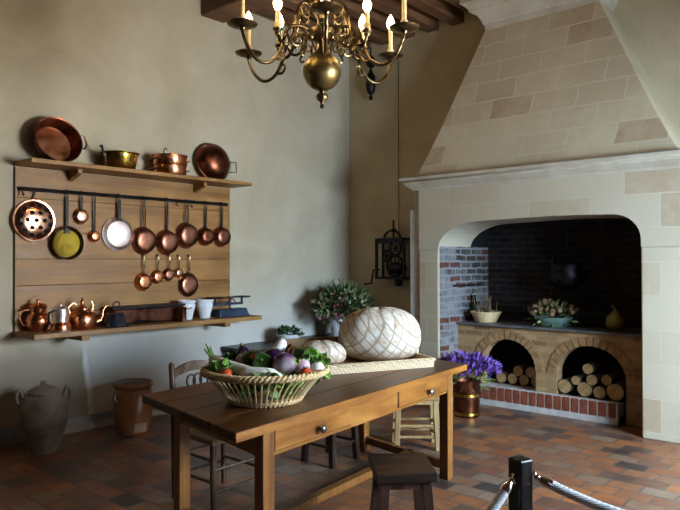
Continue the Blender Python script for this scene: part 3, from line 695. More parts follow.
MB().tube([(-.135, -.10, .11), (-.14, -.105, .14), (-.12, -.10, .16), (-.10, -.1, .14)], .007, 5).build('lug', M['iron'], t)
t = thing('copper_bowl', 'round copper bowl leaning bottom outward at the right end of the upper shelf', 'bowl', (-2.41, -.22, UZ), 0, G3)
X = T(0, .145, .222) @ RX(R(-15)) @ FY
MB().lathe(shell([(0, .14), (.07, .137), (.135, .112), (.188, .068), (.217, .0), (.226, -.003)], -.004), X, 44).build('bowl', M['copper_dark'], t, smooth=True)
MB().tube([(.21, -.01, .05), (.30, -.01, .055), (.305, -.01, -.06), (.21, -.01, -.065)], .006, 6, X=T(0, .12, .19)).build('handle', M['iron'], t)

# --- lower shelf
LZ = .9905
def spoutpts(a, b, c, d): return [a, b, c, d]
t = thing('copper_jug', 'round copper jug with handle at the left end of the lower shelf', 'jug', (-4.37, -.15, LZ), R(-15))
MB().lathe(shell([(0, 0), (.065, 0), (.072, .01), (.098, .06), (.10, .10), (.08, .145), (.062, .165), (.066, .20), (.075, .215)], .004), n=32).build('body', M['copper'], t, smooth=True)
MB().tube([(-.065, 0, .19), (-.13, 0, .18), (-.145, 0, .12), (-.12, 0, .06), (-.09, 0, .05)], .008, 6).build('handle', M['copper'], t, smooth=True)
MB().lathe([(0, .216), (.072, .216), (.06, .235), (.02, .245), (.014, .26), (.018, .272), (0, .28)], n=24).build('lid', M['copper'], t, smooth=True)
t = thing('copper_pot', 'silvery copper coffee pot near the front left corner of the lower shelf', 'pot', (-4.25, -.325, LZ), R(10))
MB().lathe(shell([(0, 0), (.078, 0), (.082, .01), (.080, .06), (.062, .085), (.060, .10), (.075, .15), (.066, .19), (.070, .20)], .004), n=32).build('body', M['tin'], t, smooth=True)
MB().lathe([(.0835, .012), (.0845, .02), (.083, .055), (.072, .078), (.0705, .076)], n=32).build('base_band', M['copper'], t, smooth=True)
MB().tube([(-.06, 0, .18), (-.115, 0, .17), (-.12, 0, .10), (-.08, 0, .05)], .008, 6).build('handle', M['iron'], t, smooth=True)
MB().lathe([(0, .2), (.067, .2), (.05, .215), (.012, .22), (.012, .232), (0, .236)], n=24).build('lid', M['tin'], t, smooth=True)
t = thing('copper_kettle', 'copper kettle with knobbed lid and curved spout on the lower shelf', 'kettle', (-4.0, -.22, LZ + .003), R(-8))
MB().lathe(shell([(0, 0), (.115, 0), (.125, .012), (.128, .09), (.115, .13), (.075, .16), (.060, .165)], .004), n=36).build('body', M['copper'], t, smooth=True)
MB().lathe([(0, .166), (.066, .166), (.064, .178), (.03, .20), (.014, .21), (.02, .228), (.016, .245), (.006, .258), (.01, .268), (0, .275)], n=28).build('lid', M['copper'], t, smooth=True)
MB().tube([(.115, 0, .045), (.165, 0, .06), (.185, 0, .10), (.19, 0, .15), (.215, 0, .185), (.235, 0, .19)], [.030, .028, .020, .014, .011, .011], 10).build('spout', M['copper'], t, smooth=True)
MB().tube([(-.105, 0, .13), (-.125, 0, .19), (-.08, 0, .23), (0, -.0, .245)][:3] + [(-.05, 0, .215)], .007, 6).tube([(.09, 0, .14), (.10, 0, .2), (.085, 0, .24)], .007, 6).build('handle', M['copper'], t, smooth=True)
t = thing('saucepan', 'black enamel pot upside down with a thin handle lying on the lower shelf', 'pot', (-3.72, -.30, LZ), 0)
MB().lathe([(0, .128), (.072, .126), (.086, .115), (.108, .012), (.125, .006), (.125, 0), (.10, 0), (.07, .11), (0, .112)], n=32).build('bowl', M['blackpot'], t, smooth=True)
MB().tube([(.11, 0, .012), (.22, .01, .022), (.32, .02, .03), (.44, .03, .022)], [.008, .007, .007, .006], 6).build('handle', M['iron'], t, smooth=True)
t = thing('fish_kettle', 'long rectangular dark copper fish kettle with a ring handle against the rack boards', 'fish kettle', (-3.30, -.145, LZ), 0)
a = MB(); L_, W_ = .40, .10
a.hexa([(-L_ * .97, -W_ * .9, 0), (L_ * .97, -W_ * .9, 0), (L_ * .97, W_ * .9, 0), (-L_ * .97, W_ * .9, 0), (-L_, -W_, .15), (L_, -W_, .15), (L_, W_, .15), (-L_, W_, .15)])
a.build('body', M['copper_fish'], t, bevel=.015)
MB().box((-L_ - .012, -W_ - .008, .15), (L_ + .012, W_ + .008, .172)).build('lid', M['iron'], t, bevel=.006)
MB().tube([(-.35 + .035 * math.cos(q * PI / 8), -.06, .195 + .03 * math.sin(q * PI / 8)) for q in range(16)], .007, 6, closed=True).build('ring_handle', M['iron'], t, smooth=True)
t = thing('copper_cup', 'small narrow copper measuring cup in front of the white jars', 'cup', (-3.00, -.345, LZ), 0)
MB().lathe(shell([(0, 0), (.036, 0), (.038, .01), (.038, .135), (.042, .14)], .003), n=24).build('body', M['copper_brown'], t, smooth=True)
MB().tube([(.036, 0, .12), (.075, 0, .125), (.11, 0, .13)], .006, 6).build('handle', M['brass_dull'], t)
for lab, x, y in (('left white ceramic jar, behind the small copper cup on the lower shelf', -2.84, -.19), ('right white ceramic jar, next to the balance scale on the lower shelf', -2.61, -.19)):
    t = thing('ceramic_jar', lab, 'jar', (x, y, LZ), 0, 'white ceramic jars on the lower shelf')
    MB().lathe(shell([(0, 0), (.056, 0), (.060, .01), (.066, .05), (.084, .11), (.092, .15), (.084, .162), (.092, .178), (.094, .20)], .006), n=32).build('body', M['ceramic'], t, smooth=True)
t = thing('balance_scale', 'blue black balance scale with two dark plates at the right end of the lower shelf', 'scale', (-2.27, -.22, LZ), 0)
MB().hexa([(-.22, -.08, 0), (.20, -.08, 0), (.20, .08, 0), (-.22, .08, 0), (-.20, -.065, .085), (.17, -.065, .085), (.17, .065, .085), (-.20, .065, .085)]).build('base', M['steel_blue'], t, bevel=.008)
MB().box((-.24, -.012, .125), (.16, .012, .15)).tube([(-.02, 0, .08), (-.02, 0, .215)], .009, 6).build('beam', M['steel_blue'], t)
for x in (-.22, .15):
    MB().lathe([(0, .0), (.012, .0), (.012, .05), (.09, .055), (.105, .068), (.10, .068), (0, .062)], T(x, 0, .148), 24).build('plate', M['iron'], t, smooth=True)
MB().tube([(-.06, 0, .15), (.0, -.02, .20), (.06, 0, .15)], .006, 5).build('pointer_arch', M['iron'], t)

# ------------------------------------------------------------------ floor jars
t = thing('stoneware_jar', 'brown stoneware jar with two ear handles and lid on the floor by the left wall', 'jar', (-4.44, -.42, 0), R(-20))
MB().lathe(shell([(0, 0), (.095, 0), (.105, .015), (.15, .12), (.185, .24), (.192, .33), (.178, .42), (.145, .475), (.125, .49), (.13, .505)], .01), n=40).build('body', M['stoneware'], t, smooth=True)
MB().lathe([(0, .505), (.132, .505), (.125, .52), (.07, .55), (.035, .562), (.022, .57), (.028, .585), (.02, .597), (0, .6)], n=32).build('lid', M['stoneware'], t, smooth=True)
for s_ in (1, -1): MB().tube(smooth_path([(s_ * .17, 0, .40), (s_ * .205, 0, .44), (s_ * .205, 0, .51), (s_ * .18, 0, .53), (s_ * .155, 0, .46)]), .018, 8).build('handle', M['stoneware'], t, smooth=True)
t = thing('stoneware_crock', 'glazed reddish brown open crock on the floor beside the table end', 'crock', (-3.59, -.40, 0), 0)
MB().lathe(shell([(0, 0), (.135, 0), (.145, .012), (.168, .12), (.180, .27), (.172, .38), (.160, .41), (.170, .425), (.182, .44), (.182, .465), (.172, .475)], .012), n=40).build('body', M['crock'], t, smooth=True)
MB().lathe([(0, .05), (.14, .05), (.155, .2), (.158, .38), (.150, .41), (.165, .468)], n=36).build('inner_glaze', M['crock_in'], t, smooth=True)
pv = []; 
p = MB(); rows = 5; colsn = 10
for i in range(rows + 1):
    for j in range(colsn + 1):
        a = R(-118) + R(44) * (j / colsn); z = .025 + .10 * i / rows * (.55 + .45 * abs(math.sin(j * 1.7))) ; rr = .145 + (z - .012) * .213 + .0015
        pv.append((rr * math.cos(a), rr * math.sin(a), z))
p.add(pv, [(i * (colsn + 1) + j, i * (colsn + 1) + j + 1, (i + 1) * (colsn + 1) + j + 1, (i + 1) * (colsn + 1) + j) for i in range(rows) for j in range(colsn)])
p.build('bare_patch', M['crock_bare'], t, smooth=True)
MB().tube([(-.165, -.02, .37), (-.20, -.02, .375), (-.205, -.02, .34), (-.18, -.02, .31)], .013, 7).build('lug', M['crock'], t, smooth=True)

# ------------------------------------------------------------------ sideboard and plants behind
t = thing('side_table', 'long low dark side table against the left wall behind the kitchen table', 'table', (-1.2, -.31, 0))
MB().box((-1.05, -.26, .60), (1.10, .295, .635)).build('tabletop', M['sideboard'], t, bevel=.005)
MB().box((-1.0, -.2, .50), (1.05, .25, .60)).build('apron', M['sideboard'], t)
for x in (-.97, 1.02):
    for y in (-.17, .22): MB().box((x - .03, y - .03, 0), (x + .03, y + .03, .6)).build('leg', M['sideboard'], t)
t = thing('flower_pot', 'white pot with a bushy bouquet of mixed flowers on the side table near the corner', 'plant', (-.70, -.47, .635))
MB().lathe(shell([(0, 0), (.125, 0), (.135, .015), (.155, .22), (.165, .25)], .01), n=30).build('pot', M['ceramic'], t, smooth=True)
leaves(MB(), (0, 0, .40), (.44, .28, .19), 460, .12, .05, .15).build('foliage', M['leaf_dark'], t)
leaves(MB(), (0, 0, .42), (.44, .29, .20), 420, .10, .05, .35).build('young_leaves', M['leaf_mid'], t)
def blossoms(t, nm, n, mt, c, r, s):
    m = MB()
    for i in range(n):
        d = Vector((rnd.gauss(0, 1), rnd.gauss(0, 1), rnd.gauss(0, 1) + .3)).normalized(); p = Vector(c) + Vector((d.x * r[0], d.y * r[1], d.z * r[2])) * rnd.uniform(.8, 1.05)
        for q in range(5): m.leaf(p, d + Vector((rnd.uniform(-.8, .8), rnd.uniform(-.8, .8), rnd.uniform(-.8, .8))), s, s * .7)
    o = m.build(nm, mt, t); o['kind'] = 'stuff'; return o
blossoms(t, 'cream_flowers', 150, M['whitepetal'], (0, 0, .42), (.43, .28, .19), .034)
blossoms(t, 'pink_flowers', 26, M['pinkpetal'], (-.24, -.03, .40), (.24, .24, .16), .045)
blossoms(t, 'violet_flowers', 30, M['bluepetal'], (.30, -.03, .37), (.14, .2, .12), .045)
m = MB()
for i in range(9):
    x = rnd.uniform(-.32, .2); m.tube([(x, 0, .5), (x * 1.1, 0, .60), (x * 1.15 + .02, 0, .70 + .05 * math.sin(i))], [.006, .005, .002], 5)
    for q in range(6): m.leaf((x * 1.12, 0, .55 + .03 * q), (rnd.uniform(-1, 1), rnd.uniform(-1, 1), .8), .06, .02)
m.build('tall_stems', M['leaf_mid'], t)['kind'] = 'stuff'
t = thing('plant_bowl', 'small white bowl with a low green plant on the side table left of the bouquet', 'plant', (-1.50, -.33, .635))
MB().lathe(shell([(0, 0), (.09, 0), (.10, .01), (.15, .09), (.155, .10)], .008), n=28).build('bowl', M['ceramic'], t, smooth=True)
leaves(MB(), (0, 0, .11), (.15, .15, .05), 120, .07, .035, .5).build('foliage', M['leaf_dark'], t)

# ------------------------------------------------------------------ kitchen table
O = Vector((-5.018, -3.609, 0)); U = Vector((2.452, .247, 0)); V = Vector((.198, 1.089, 0)); TH = .815
tb = thing('kitchen_table', 'long worn wooden kitchen table with two drawers in the middle of the room', 'table', (-3.69, -2.94, 0))
TBI = T(3.69, 2.94, 0)
def tp(u, v, z): return O + U * u + V * v + Vector((0, 0, z))
def tbox(m, u0, u1, v0, v1, z0, z1):
    return m.hexa([tp(u0, v0, z0), tp(u1, v0, z0), tp(u1, v1, z0), tp(u0, v1, z0), tp(u0, v0, z1), tp(u1, v0, z1), tp(u1, v1, z1), tp(u0, v1, z1)], TBI)
tm = MB()
for i, (a, b_) in enumerate(((0, .235), (.237, .49), (.492, .745), (.747, 1))): tbox(tm, 0, 1, a, b_, TH - .048, TH)
tm.build('tabletop', M['table_top'], tb, bevel=.005)
tbox(MB(), -.0008, 1.0008, -.0035, .003, TH - .0485, TH - .003).build('front_edge', M['table_apron'], tb, bevel=.004)
fu0, fu1, fv0, fv1 = .082, .920, .022, .945; lw = .034; lv = .075; AB = .635; AT = TH - .048
ap = MB(); tbox(ap, fu0 + lw, fu1 - lw, fv0 + .008, fv0 + .028, AB, AT); tbox(ap, fu0 + lw, fu1 - lw, fv1 - .028, fv1 - .008, AB, AT)
tbox(ap, fu0 + .004, fu0 + .012, fv0 + lv, fv1 - lv, AB, AT); tbox(ap, fu1 - .012, fu1 - .004, fv0 + lv, fv1 - lv, AB, AT)
ap.cm = 1
for a, b_ in ((.1175, .385), (.605, .885)): tbox(ap, a - .0016, b_ + .0016, fv0 + .004, fv0 + .009, AB + .018, AT - .004)
ap.build('apron', [M['table_apron'], M['rack_seam']], tb, bevel=.001)
for (a, b_) in ((fu0, fv0), (fu1 - lw, fv0), (fu0, fv1 - lv), (fu1 - lw, fv1 - lv)):
    tbox(MB(), a, a + lw, b_, b_ + lv, 0, AT).build('leg', M['table_leg'], tb, bevel=.004)
for a, b_, kx in ((.1175, .385, .262), (.605, .885, .765)):
    d = tbox(MB(), a, b_, fv0 - .001, fv0 + .012, AB + .022, AT - .008).build('drawer', M['table_apron'], tb, bevel=.004)
    kp = tp(kx, fv0 - .001, .698)
    fdir = Vector((U.y, -U.x, 0)).normalized()
    rot = fdir.to_track_quat('Z', 'Y').to_matrix().to_4x4()
    MB().lathe([(0, 0), (.010, 0), (.009, .015), (.020, .024), (.022, .034), (.014, .042), (0, .044)], TBI @ T(*kp) @ rot, 16).build('knob', M['knob'], d, smooth=True)
# low H stretcher
s = MB(); tbox(s, fu0 + .008, fu1 - .008, .375, .435, .07, .12); s.build('long_stretcher', M['table_leg'], tb, bevel=.004)
s = MB(); tbox(s, fu0 + .006, fu0 + .024, fv0 + lv, fv1 - lv, .06, .12); s.build('end_stretcher', M['table_leg'], tb, bevel=.004)
s = MB(); tbox(s, fu1 - .024, fu1 - .006, fv0 + lv, fv1 - lv, .06, .12); s.build('end_stretcher', M['table_leg'], tb, bevel=.004)

# ------------------------------------------------------------------ seats
def turned(m, p0, p1, r0, r1):
    m.tube([p0, (Vector(p0) * .6 + Vector(p1) * .4), p1], [r0, (r0 + r1) / 2 * 1.1, r1], 10); return m
ch = thing('ladder_back_chair', 'dark ladder-back chair with rush seat pushed under the left end of the table', 'chair', (-4.14, -2.37, 0))
for x in (-.21, .21):
    MB().tube([(x * 1.0, -.21, 0), (x, -.21, .45)], [.017, .021], 10).build('front_leg', M['chair_wood'], ch, smooth=True)
    MB().tube([(x, .21, 0), (x, .215, .45), (x, .225, .70), (x, .245, .895), (x, .25, .91)], [.017, .02, .02, .019, .008], 10).build('back_post', M['chair_wood'], ch, smooth=True)
MB().hexa([(-.235, -.235, .43), (.235, -.235, .43), (.22, .22, .43), (-.22, .22, .43), (-.235, -.235, .465), (.235, -.235, .465), (.22, .22, .465), (-.22, .22, .465)]).build('seat', M['rush'], ch, bevel=.012)
rail = MB(); n = 8
for i in range(n):
    xs = [-.205 + .41 * (i + q) / n for q in (0, 1)]; zt = [.85 + .05 * math.cos(x / .205 * PI / 2) for x in xs]; zb = [.80 + .035 * math.cos(x / .205 * PI / 2) for x in xs]; ys = [.243 + .02 * math.cos(x / .205 * PI / 2) for x in xs]
    rail.hexa([(xs[0], ys[0] - .009, zb[0]), (xs[1], ys[1] - .009, zb[1]), (xs[1], ys[1] + .009, zb[1]), (xs[0], ys[0] + .009, zb[0]), (xs[0], ys[0] - .009, zt[0]), (xs[1], ys[1] - .009, zt[1]), (xs[1], ys[1] + .009, zt[1]), (xs[0], ys[0] + .009, zt[0])])
rail.build('top_rail', M['chair_wood'], ch)
MB().hexa([(-.205, .222, .60), (.205, .222, .60), (.205, .238, .60), (-.205, .238, .60), (-.205, .228, .665), (.205, .228, .665), (.205, .244, .665), (-.205, .244, .665)]).build('lower_slat', M['chair_wood'], ch)
lo = MB()
for x in (-.055, 0, .055): lo.tube([(x + .035 * math.cos(a * PI / 8), .236, .765 + .045 * math.sin(a * PI / 8)) for a in range(16)], .007, 6, closed=True)
lo.tube([(-.20, .234, .715), (.20, .234, .715)], .010, 6)
lo.build('looped_splat', M['dark_wood'], ch, smooth=True)
for z, rr in ((.13, .010), (.27, .010)):
    for p in (((-.21, -.21, z), (.21, -.21, z)), ((-.21, .21, z + .03), (.21, .21, z + .03)), ((-.21, -.21, z + .06), (-.21, .21, z + .06)), ((.21, -.21, z + .06), (.21, .21, z + .06))):
        MB().tube(p, rr, 8).build('rung', M['chair_wood'], ch, smooth=True)

def stool(name, label, loc, rz, w, d, h, mats, splay=.05, leg=.022, rungs=(.14,), seat_t=.035, hole=False, square=True):
    t = thing(name, label, 'stool', loc, rz)
    s = MB().box((-w / 2, -d / 2, h - seat_t), (w / 2, d / 2, h)); s.build('seat', mats[0], t, bevel=.006)
    MB().box((-w / 2 + .035, -d / 2 + .035, h - seat_t - .045), (w / 2 - .035, d / 2 - .035, h - seat_t)).build('seat_frame', mats[1], t)
    ft = {}
    for sx in (-1, 1):
        for sy in (-1, 1):
            a = Vector((sx * (w / 2 - .055), sy * (d / 2 - .055), h - seat_t - .002)); b = Vector((sx * (w / 2 - .055 + splay), sy * (d / 2 - .055 + splay), 0)); ft[sx, sy] = (a, b)
            e = leg
            MB().hexa([(b.x - e, b.y - e, 0), (b.x + e, b.y - e, 0), (b.x + e, b.y + e, 0), (b.x - e, b.y + e, 0), (a.x - e, a.y - e, a.z), (a.x + e, a.y - e, a.z), (a.x + e, a.y + e, a.z), (a.x - e, a.y + e, a.z)]).build('leg', mats[1], t, bevel=.003)
    for z in rungs:
        q = z / h
        P_ = {k_: v[1] * (1 - q) + v[0] * q for k_, v in ft.items()}
        for k1, k2 in (((-1, -1), (1, -1)), ((1, -1), (1, 1)), ((1, 1), (-1, 1)), ((-1, 1), (-1, -1))):
            MB().tube([P_[k1], P_[k2]], leg * .62, 8).build('rung', mats[1], t, smooth=True)
    return t
stool('wooden_stool', 'dark wooden stool with a plank seat standing in front of the table', (-3.93, -3.745, 0), R(-44.5), .335, .39, .455, (M['dark_wood'], M['dark_leg']), .03, .026, (.10,), .05)
stool('wooden_stool', 'pale wooden stool standing behind the right leg of the table', (-2.25, -2.67, 0), R(41.4 - 90), .42, .34, .46, (M['pale_wood'], M['pale_wood']), .02, .022, (.12, .22), .03)
stool('wooden_stool', 'dark wooden stool standing behind the table under the bread tray', (-3.02, -2.38, 0), R(3), .38, .36, .45, (M['dark_wood'], M['dark_leg']), .02, .022, (.16,), .03)

# ------------------------------------------------------------------ vegetable basket
KS = .935; KC = Vector((-6.979, -5.972, 1.6))
def onto(p): p = Vector(p); return Vector((KC.x + (p.x - KC.x) * KS, KC.y + (p.y - KC.y) * KS, TH))
BC = onto((-4.285, -3.00, 0)); BRZ = R(41.4 - 90)
bk = thing('vegetable_basket', 'wide round openwork wicker basket of vegetables on the near end of the table', 'basket', BC, BRZ); bk.scale = (KS,) * 3
MB().lathe([(0, .002), (.205, .002), (.215, .008), (.215, .022), (.20, .028), (0, .024)], n=40).build('base', M['wicker'], bk, smooth=True)
MB().tube([(.218 * math.cos(a * PI / 20), .218 * math.sin(a * PI / 20), .030) for a in range(40)], .016, 8, closed=True).build('base_braid', M['wicker'], bk, smooth=True)
stk = MB()
for i in range(52):
    a = 2 * PI * i / 52
    stk.tube([(r * math.cos(a + tw), r * math.sin(a + tw), z) for r, z, tw in ((.212, .004, 0), (.25, .06, .02), (.295, .115, .04), (.345, .168, .06))], .0056, 5)
stk.build('stakes', M['stake'], bk, smooth=True)
rm = MB()
for k_ in range(3):
    pts = []
    for i in range(180):
        a = 2 * PI * i / 180; ph = a * 26 + k_ * 2 * PI / 3
        rr = .358 + .016 * math.cos(ph); pts.append((rr * math.cos(a), rr * math.sin(a), .186 + .010 * math.sin(ph)))
    rm.tube(pts, .0135, 6, closed=True)
rm.build('rim', M['wicker'], bk, smooth=True)
BM = T(*BC) @ RZ(BRZ) @ Matrix.Scale(KS, 4)
def vloc(x, y, z): return tuple(BM @ Vector((x, y, z)))
GV = 'vegetables heaped in the wicker basket'
def vthing(name, label, cat, x, y, z):
    if z > .19: z = .19 + (z - .19) * .84
    t = thing(name, label, cat, vloc(x, y, z), BRZ, GV); t.scale = (KS,) * 3; return t
# long white radishes
def radish(label, p, stalk):
    t = vthing('white_radish', label, 'radish', *p[0])
    o = Vector(p[0]); q = [Vector(a) - o for a in p]; n = len(q)
    MB().tube(q, [.012] + [.036, .040, .038, .032][:n - 2] + [.006], 14).ball(q[1], .033).build('root', M['radish'], t, smooth=True)
    g = MB()
    for dx, dy, dz in stalk: g.tube([q[1], q[1] + Vector((dx, dy, dz)) * .5, q[1] + Vector((dx, dy, dz))], [.012, .009, .004], 6)
    g.build('leaf_stalks', M['stalk'], t, smooth=True); return t
radish('long white radish with green stalks sticking out over the left rim of the basket', [(-.34, .02, .262), (-.31, .01, .252), (-.20, -.06, .222), (-.09, -.13, .205), (-.02, -.18, .20), (.05, -.22, .195)], [(-.055, .02, .10), (-.06, .0, .07), (-.03, .03, .08)])
radish('shorter white radish lying crosswise along the front of the basket', [(-.10, -.20, .205), (-.08, -.205, .205), (.0, -.225, .20), (.07, -.23, .195), (.12, -.22, .19)], [(-.03, 0, .02)])
radish('white radish standing up slanted at the back of the basket', [(.085, .20, .36), (.08, .195, .345), (.05, .17, .29), (.01, .13, .23), (-.02, .10, .19)], [(.02, .01, .04)])
def egg(label, p, r, mt, rot=(0, 0, 0)):
    t = vthing('aubergine', label, 'aubergine', *p)
    X = Matrix.Rotation(rot[1], 4, 'Y') @ Matrix.Rotation(rot[0], 4, 'X')
    MB().lathe([(0, -r * 1.05), (r * .5, -r * .95), (r * .9, -r * .5), (r, 0), (r * .88, r * .5), (r * .6, r * .95), (r * .3, r * 1.2), (0, r * 1.25)], X, 24).build('body', mt, t, smooth=True)
    MB().lathe([(r * .5, r * 1.0), (r * .3, r * 1.22), (.010, r * 1.3), (.008, r * 1.6), (0, r * 1.6)], X, 8).build('calyx', M['stalk'], t, smooth=True); return t
egg('large round purple and white aubergine at the front centre of the basket', (.12, -.10, .245), .068, M['eggplant'], (R(25), R(75)))
egg('dark purple aubergine behind the large round one', (.055, .03, .265), .058, M['eggplant_dark'], (R(0), R(-70)))
egg('small dark aubergine sticking up at the back left of the basket', (-.165, .22, .26), .045, M['eggplant_dark'], (R(-20), R(-15)))
def pepper(label, p, r, mt, rz=0):
    t = vthing('green_pepper', label, 'pepper', *p); m = MB(); vs = []; n = 24; prof = [(.02, -.95), (.55, -.92), (.85, -.55), (1, .1), (.95, .6), (.7, .92), (.3, .85), (.02, .72)]
    for i in range(n):
        a = 2 * PI * i / n; lob = 1 + .10 * math.cos(4 * a)
        for rr, z in prof: vs.append((rr * r * lob * math.cos(a), rr * r * lob * math.sin(a), z * r * 1.1))
    k_ = len(prof); fs = [(i * k_ + q, ((i + 1) % n) * k_ + q, ((i + 1) % n) * k_ + q + 1, i * k_ + q + 1) for i in range(n) for q in range(k_ - 1)]
    X = Matrix.Rotation(R(70), 4, 'X') @ Matrix.Rotation(rz, 4, 'Z') if rz else ID
    m.add(vs, fs, X).build('body', mt, t, smooth=True)
    MB().tube([tuple(X @ Vector((0, 0, r * .7))), tuple(X @ Vector((.004, 0, r * 1.25)))], [.009, .007], 6).build('stem', M['stalk'], t); return t
pepper('dark green pepper in the middle of the basket left of the large aubergine', (-.01, -.06, .25), .056, M['pepper_dark'], .5)
pepper('bright green pepper at the back right of the basket', (.27, .03, .27), .058, M['pepper'], .3)
pepper('dark green pepper at the back left of the basket', (-.10, .12, .235), .055, M['pepper_dark'], 1.2)
pepper('yellow green pepper between the aubergines and the right rim', (.20, .08, .262), .055, M['leaf'], 2.0)
def round_veg(name, label, cat, p, r, mt):
    t = vthing(name, label, cat, *p)
    MB().ball((0, 0, 0), (r, r, r * .88), nu=18, nv=12, disp=.05, seed=int(p[0] * 100)).build('body', mt, t, smooth=True)
    g = MB()
    for i in range(5): g.leaf((0, 0, r * .86), (math.cos(i * 1.26), math.sin(i * 1.26), .25), r * .6, r * .25)
    g.build('calyx', M['stalk'], t); return t
round_veg('tomato', 'red tomato at the front left of the basket under the long radish', 'tomato', (-.20, -.20, .195), .038, M['tomato'])
round_veg('tomato', 'red tomato half hidden between the green pepper and the aubergine stalks', 'tomato', (-.065, .06, .255), .038, M['tomato'])
round_veg('tomato', 'orange red tomato at the back of the basket behind the aubergines', 'tomato', (.165, .14, .28), .045, M['tomato'])
round_veg('tomato', 'red tomato at the right rim of the basket beside the white turnip', 'tomato', (.25, -.18, .195), .038, M['tomato'])
round_veg('turnip', 'white turnip between the large aubergine and the right rim of the basket', 'turnip', (.225, -.09, .225), .05, M['turnip'])
round_veg('turnip', 'small white turnip at the far right of the basket', 'turnip', (.315, -.08, .212), .042, M['radish'])
round_veg('turnip', 'pinkish turnip at the back left of the basket under the small dark aubergine', 'turnip', (-.15, .15, .225), .055, M['turnip'])
def lettuce(label, p, r, n, mt=None):
    t = vthing('lettuce', label, 'lettuce', *p); m = MB()
    for i in range(n):
        d = Vector((rnd.gauss(0, 1), rnd.gauss(0, 1), rnd.gauss(.3, .8))).normalized(); q = Vector((d.x * r[0], d.y * r[1], d.z * r[2])) * rnd.uniform(.25, .7)
        m.leaf(q, d + Vector((rnd.uniform(-.4, .4), rnd.uniform(-.4, .4), rnd.uniform(-.1, .6))), min(r) * .8, min(r) * .75, curl=.3)
    m.build('leaves', mt or M['leaf'], t)
    MB().ball((0, 0, -.2 * r[2]), (r[0] * .55, r[1] * .55, r[2] * .55), disp=.2, seed=3).build('heart', M['leaf'], t, smooth=True); return t
lettuce('pale green lettuce leaves at the left of the basket under the long radish', (-.245, -.10, .19), (.09, .09, .07), 60)
lettuce('pale green lettuce at the front centre of the basket below the aubergine', (.04, -.235, .165), (.11, .06, .07), 70)
lettuce('green lettuce at the right rim of the basket', (.315, .0, .20), (.07, .09, .08), 60)
lettuce('dark green leafy bunch at the back left rim of the basket', (-.22, .20, .20), (.08, .08, .07), 50, M['pepper_dark'])
lettuce('green lettuce seen low through the right side stakes of the basket', (.14, -.06, .105), (.13, .12, .085), 80)
lettuce('dark green cabbage seen low through the left side stakes of the basket', (-.12, -.05, .105), (.13, .12, .085), 80, M['pepper_dark'])
lettuce('green salad leaves in the very middle of the basket', (.0, .03, .17), (.18, .16, .07), 90, M['pepper_dark'])

# ------------------------------------------------------------------ bread tray
FRc = Vector((-2.566, -3.059, .76)); ud = Vector((.909, -.417, 0)); vd = Vector((.417, .909, 0))
TC = FRc - ud * .52 + vd * .36
tr = thing('bread_tray', 'shallow rectangular wicker tray holding two loaves on the far end of the table', 'tray', onto(TC), math.atan2(ud.y, ud.x)); tr.scale = (KS,) * 3
lx, ly = .52, .35
m = MB(); m.box((-lx + .01, -ly + .01, .003), (lx - .01, ly - .01, .02)); m.build('base', M['wicker_pale'], tr)
m = MB(); 
def wallq(m, a, b, z0, z1, out):
    d = Vector((b[0] - a[0], b[1] - a[1], 0)).normalized(); n_ = Vector((d.y, -d.x, 0)) * .012; o_ = Vector((d.y, -d.x, 0)) * out
    A, B = Vector((*a, 0)), Vector((*b, 0)); Z = Vector((0, 0, 1))
    m.hexa([A + Z * z0 + n_, B + Z * z0 + n_, B + Z * z0 - n_, A + Z * z0 - n_, A + Z * z1 + n_ + o_, B + Z * z1 + n_ + o_, B + Z * z1 - n_ + o_, A + Z * z1 - n_ + o_])
wallq(m, (-lx, -ly), (lx, -ly), 0, .055, .012); wallq(m, (lx, -ly), (lx, ly), 0, .06, .012)
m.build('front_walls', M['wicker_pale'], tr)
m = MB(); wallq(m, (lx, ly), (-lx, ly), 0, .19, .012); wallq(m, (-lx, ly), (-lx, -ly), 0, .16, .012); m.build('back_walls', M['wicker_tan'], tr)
rm = MB()
c_ = [(-lx, -ly, .062), (lx, -ly, .066), (lx, ly, .068), ]
for a, b_ in (((-lx - .01, -ly - .012, .06), (lx + .012, -ly - .012, .062)), ((lx + .012, -ly - .012, .062), (lx + .012, ly, .066))):
    for k_ in range(2):
        pts = [Vector(a).lerp(Vector(b_), i / 60) + Vector((0, .008 * math.cos(i * .9 + k_ * PI), .007 * math.sin(i * .9 + k_ * PI))) for i in range(61)]
        rm.tube(pts, .010, 6)
rm.build('braided_rim', M['wicker_pale'], tr, smooth=True)
MB().tube([(lx + .01, -.10, .06), (lx + .02, -.09, .15), (lx + .022, -.02, .19), (lx + .02, .05, .15), (lx + .01, .06, .06)], .012, 8).build('handle', M['wicker_pale'], tr, smooth=True)
MB().tube([(-lx - .01, -.08, .10), (-lx - .02, -.07, .16), (-lx - .022, 0, .19), (-lx - .02, .07, .16), (-lx - .01, .08, .10)], .012, 8).build('handle', M['wicker_tan'], tr, smooth=True)
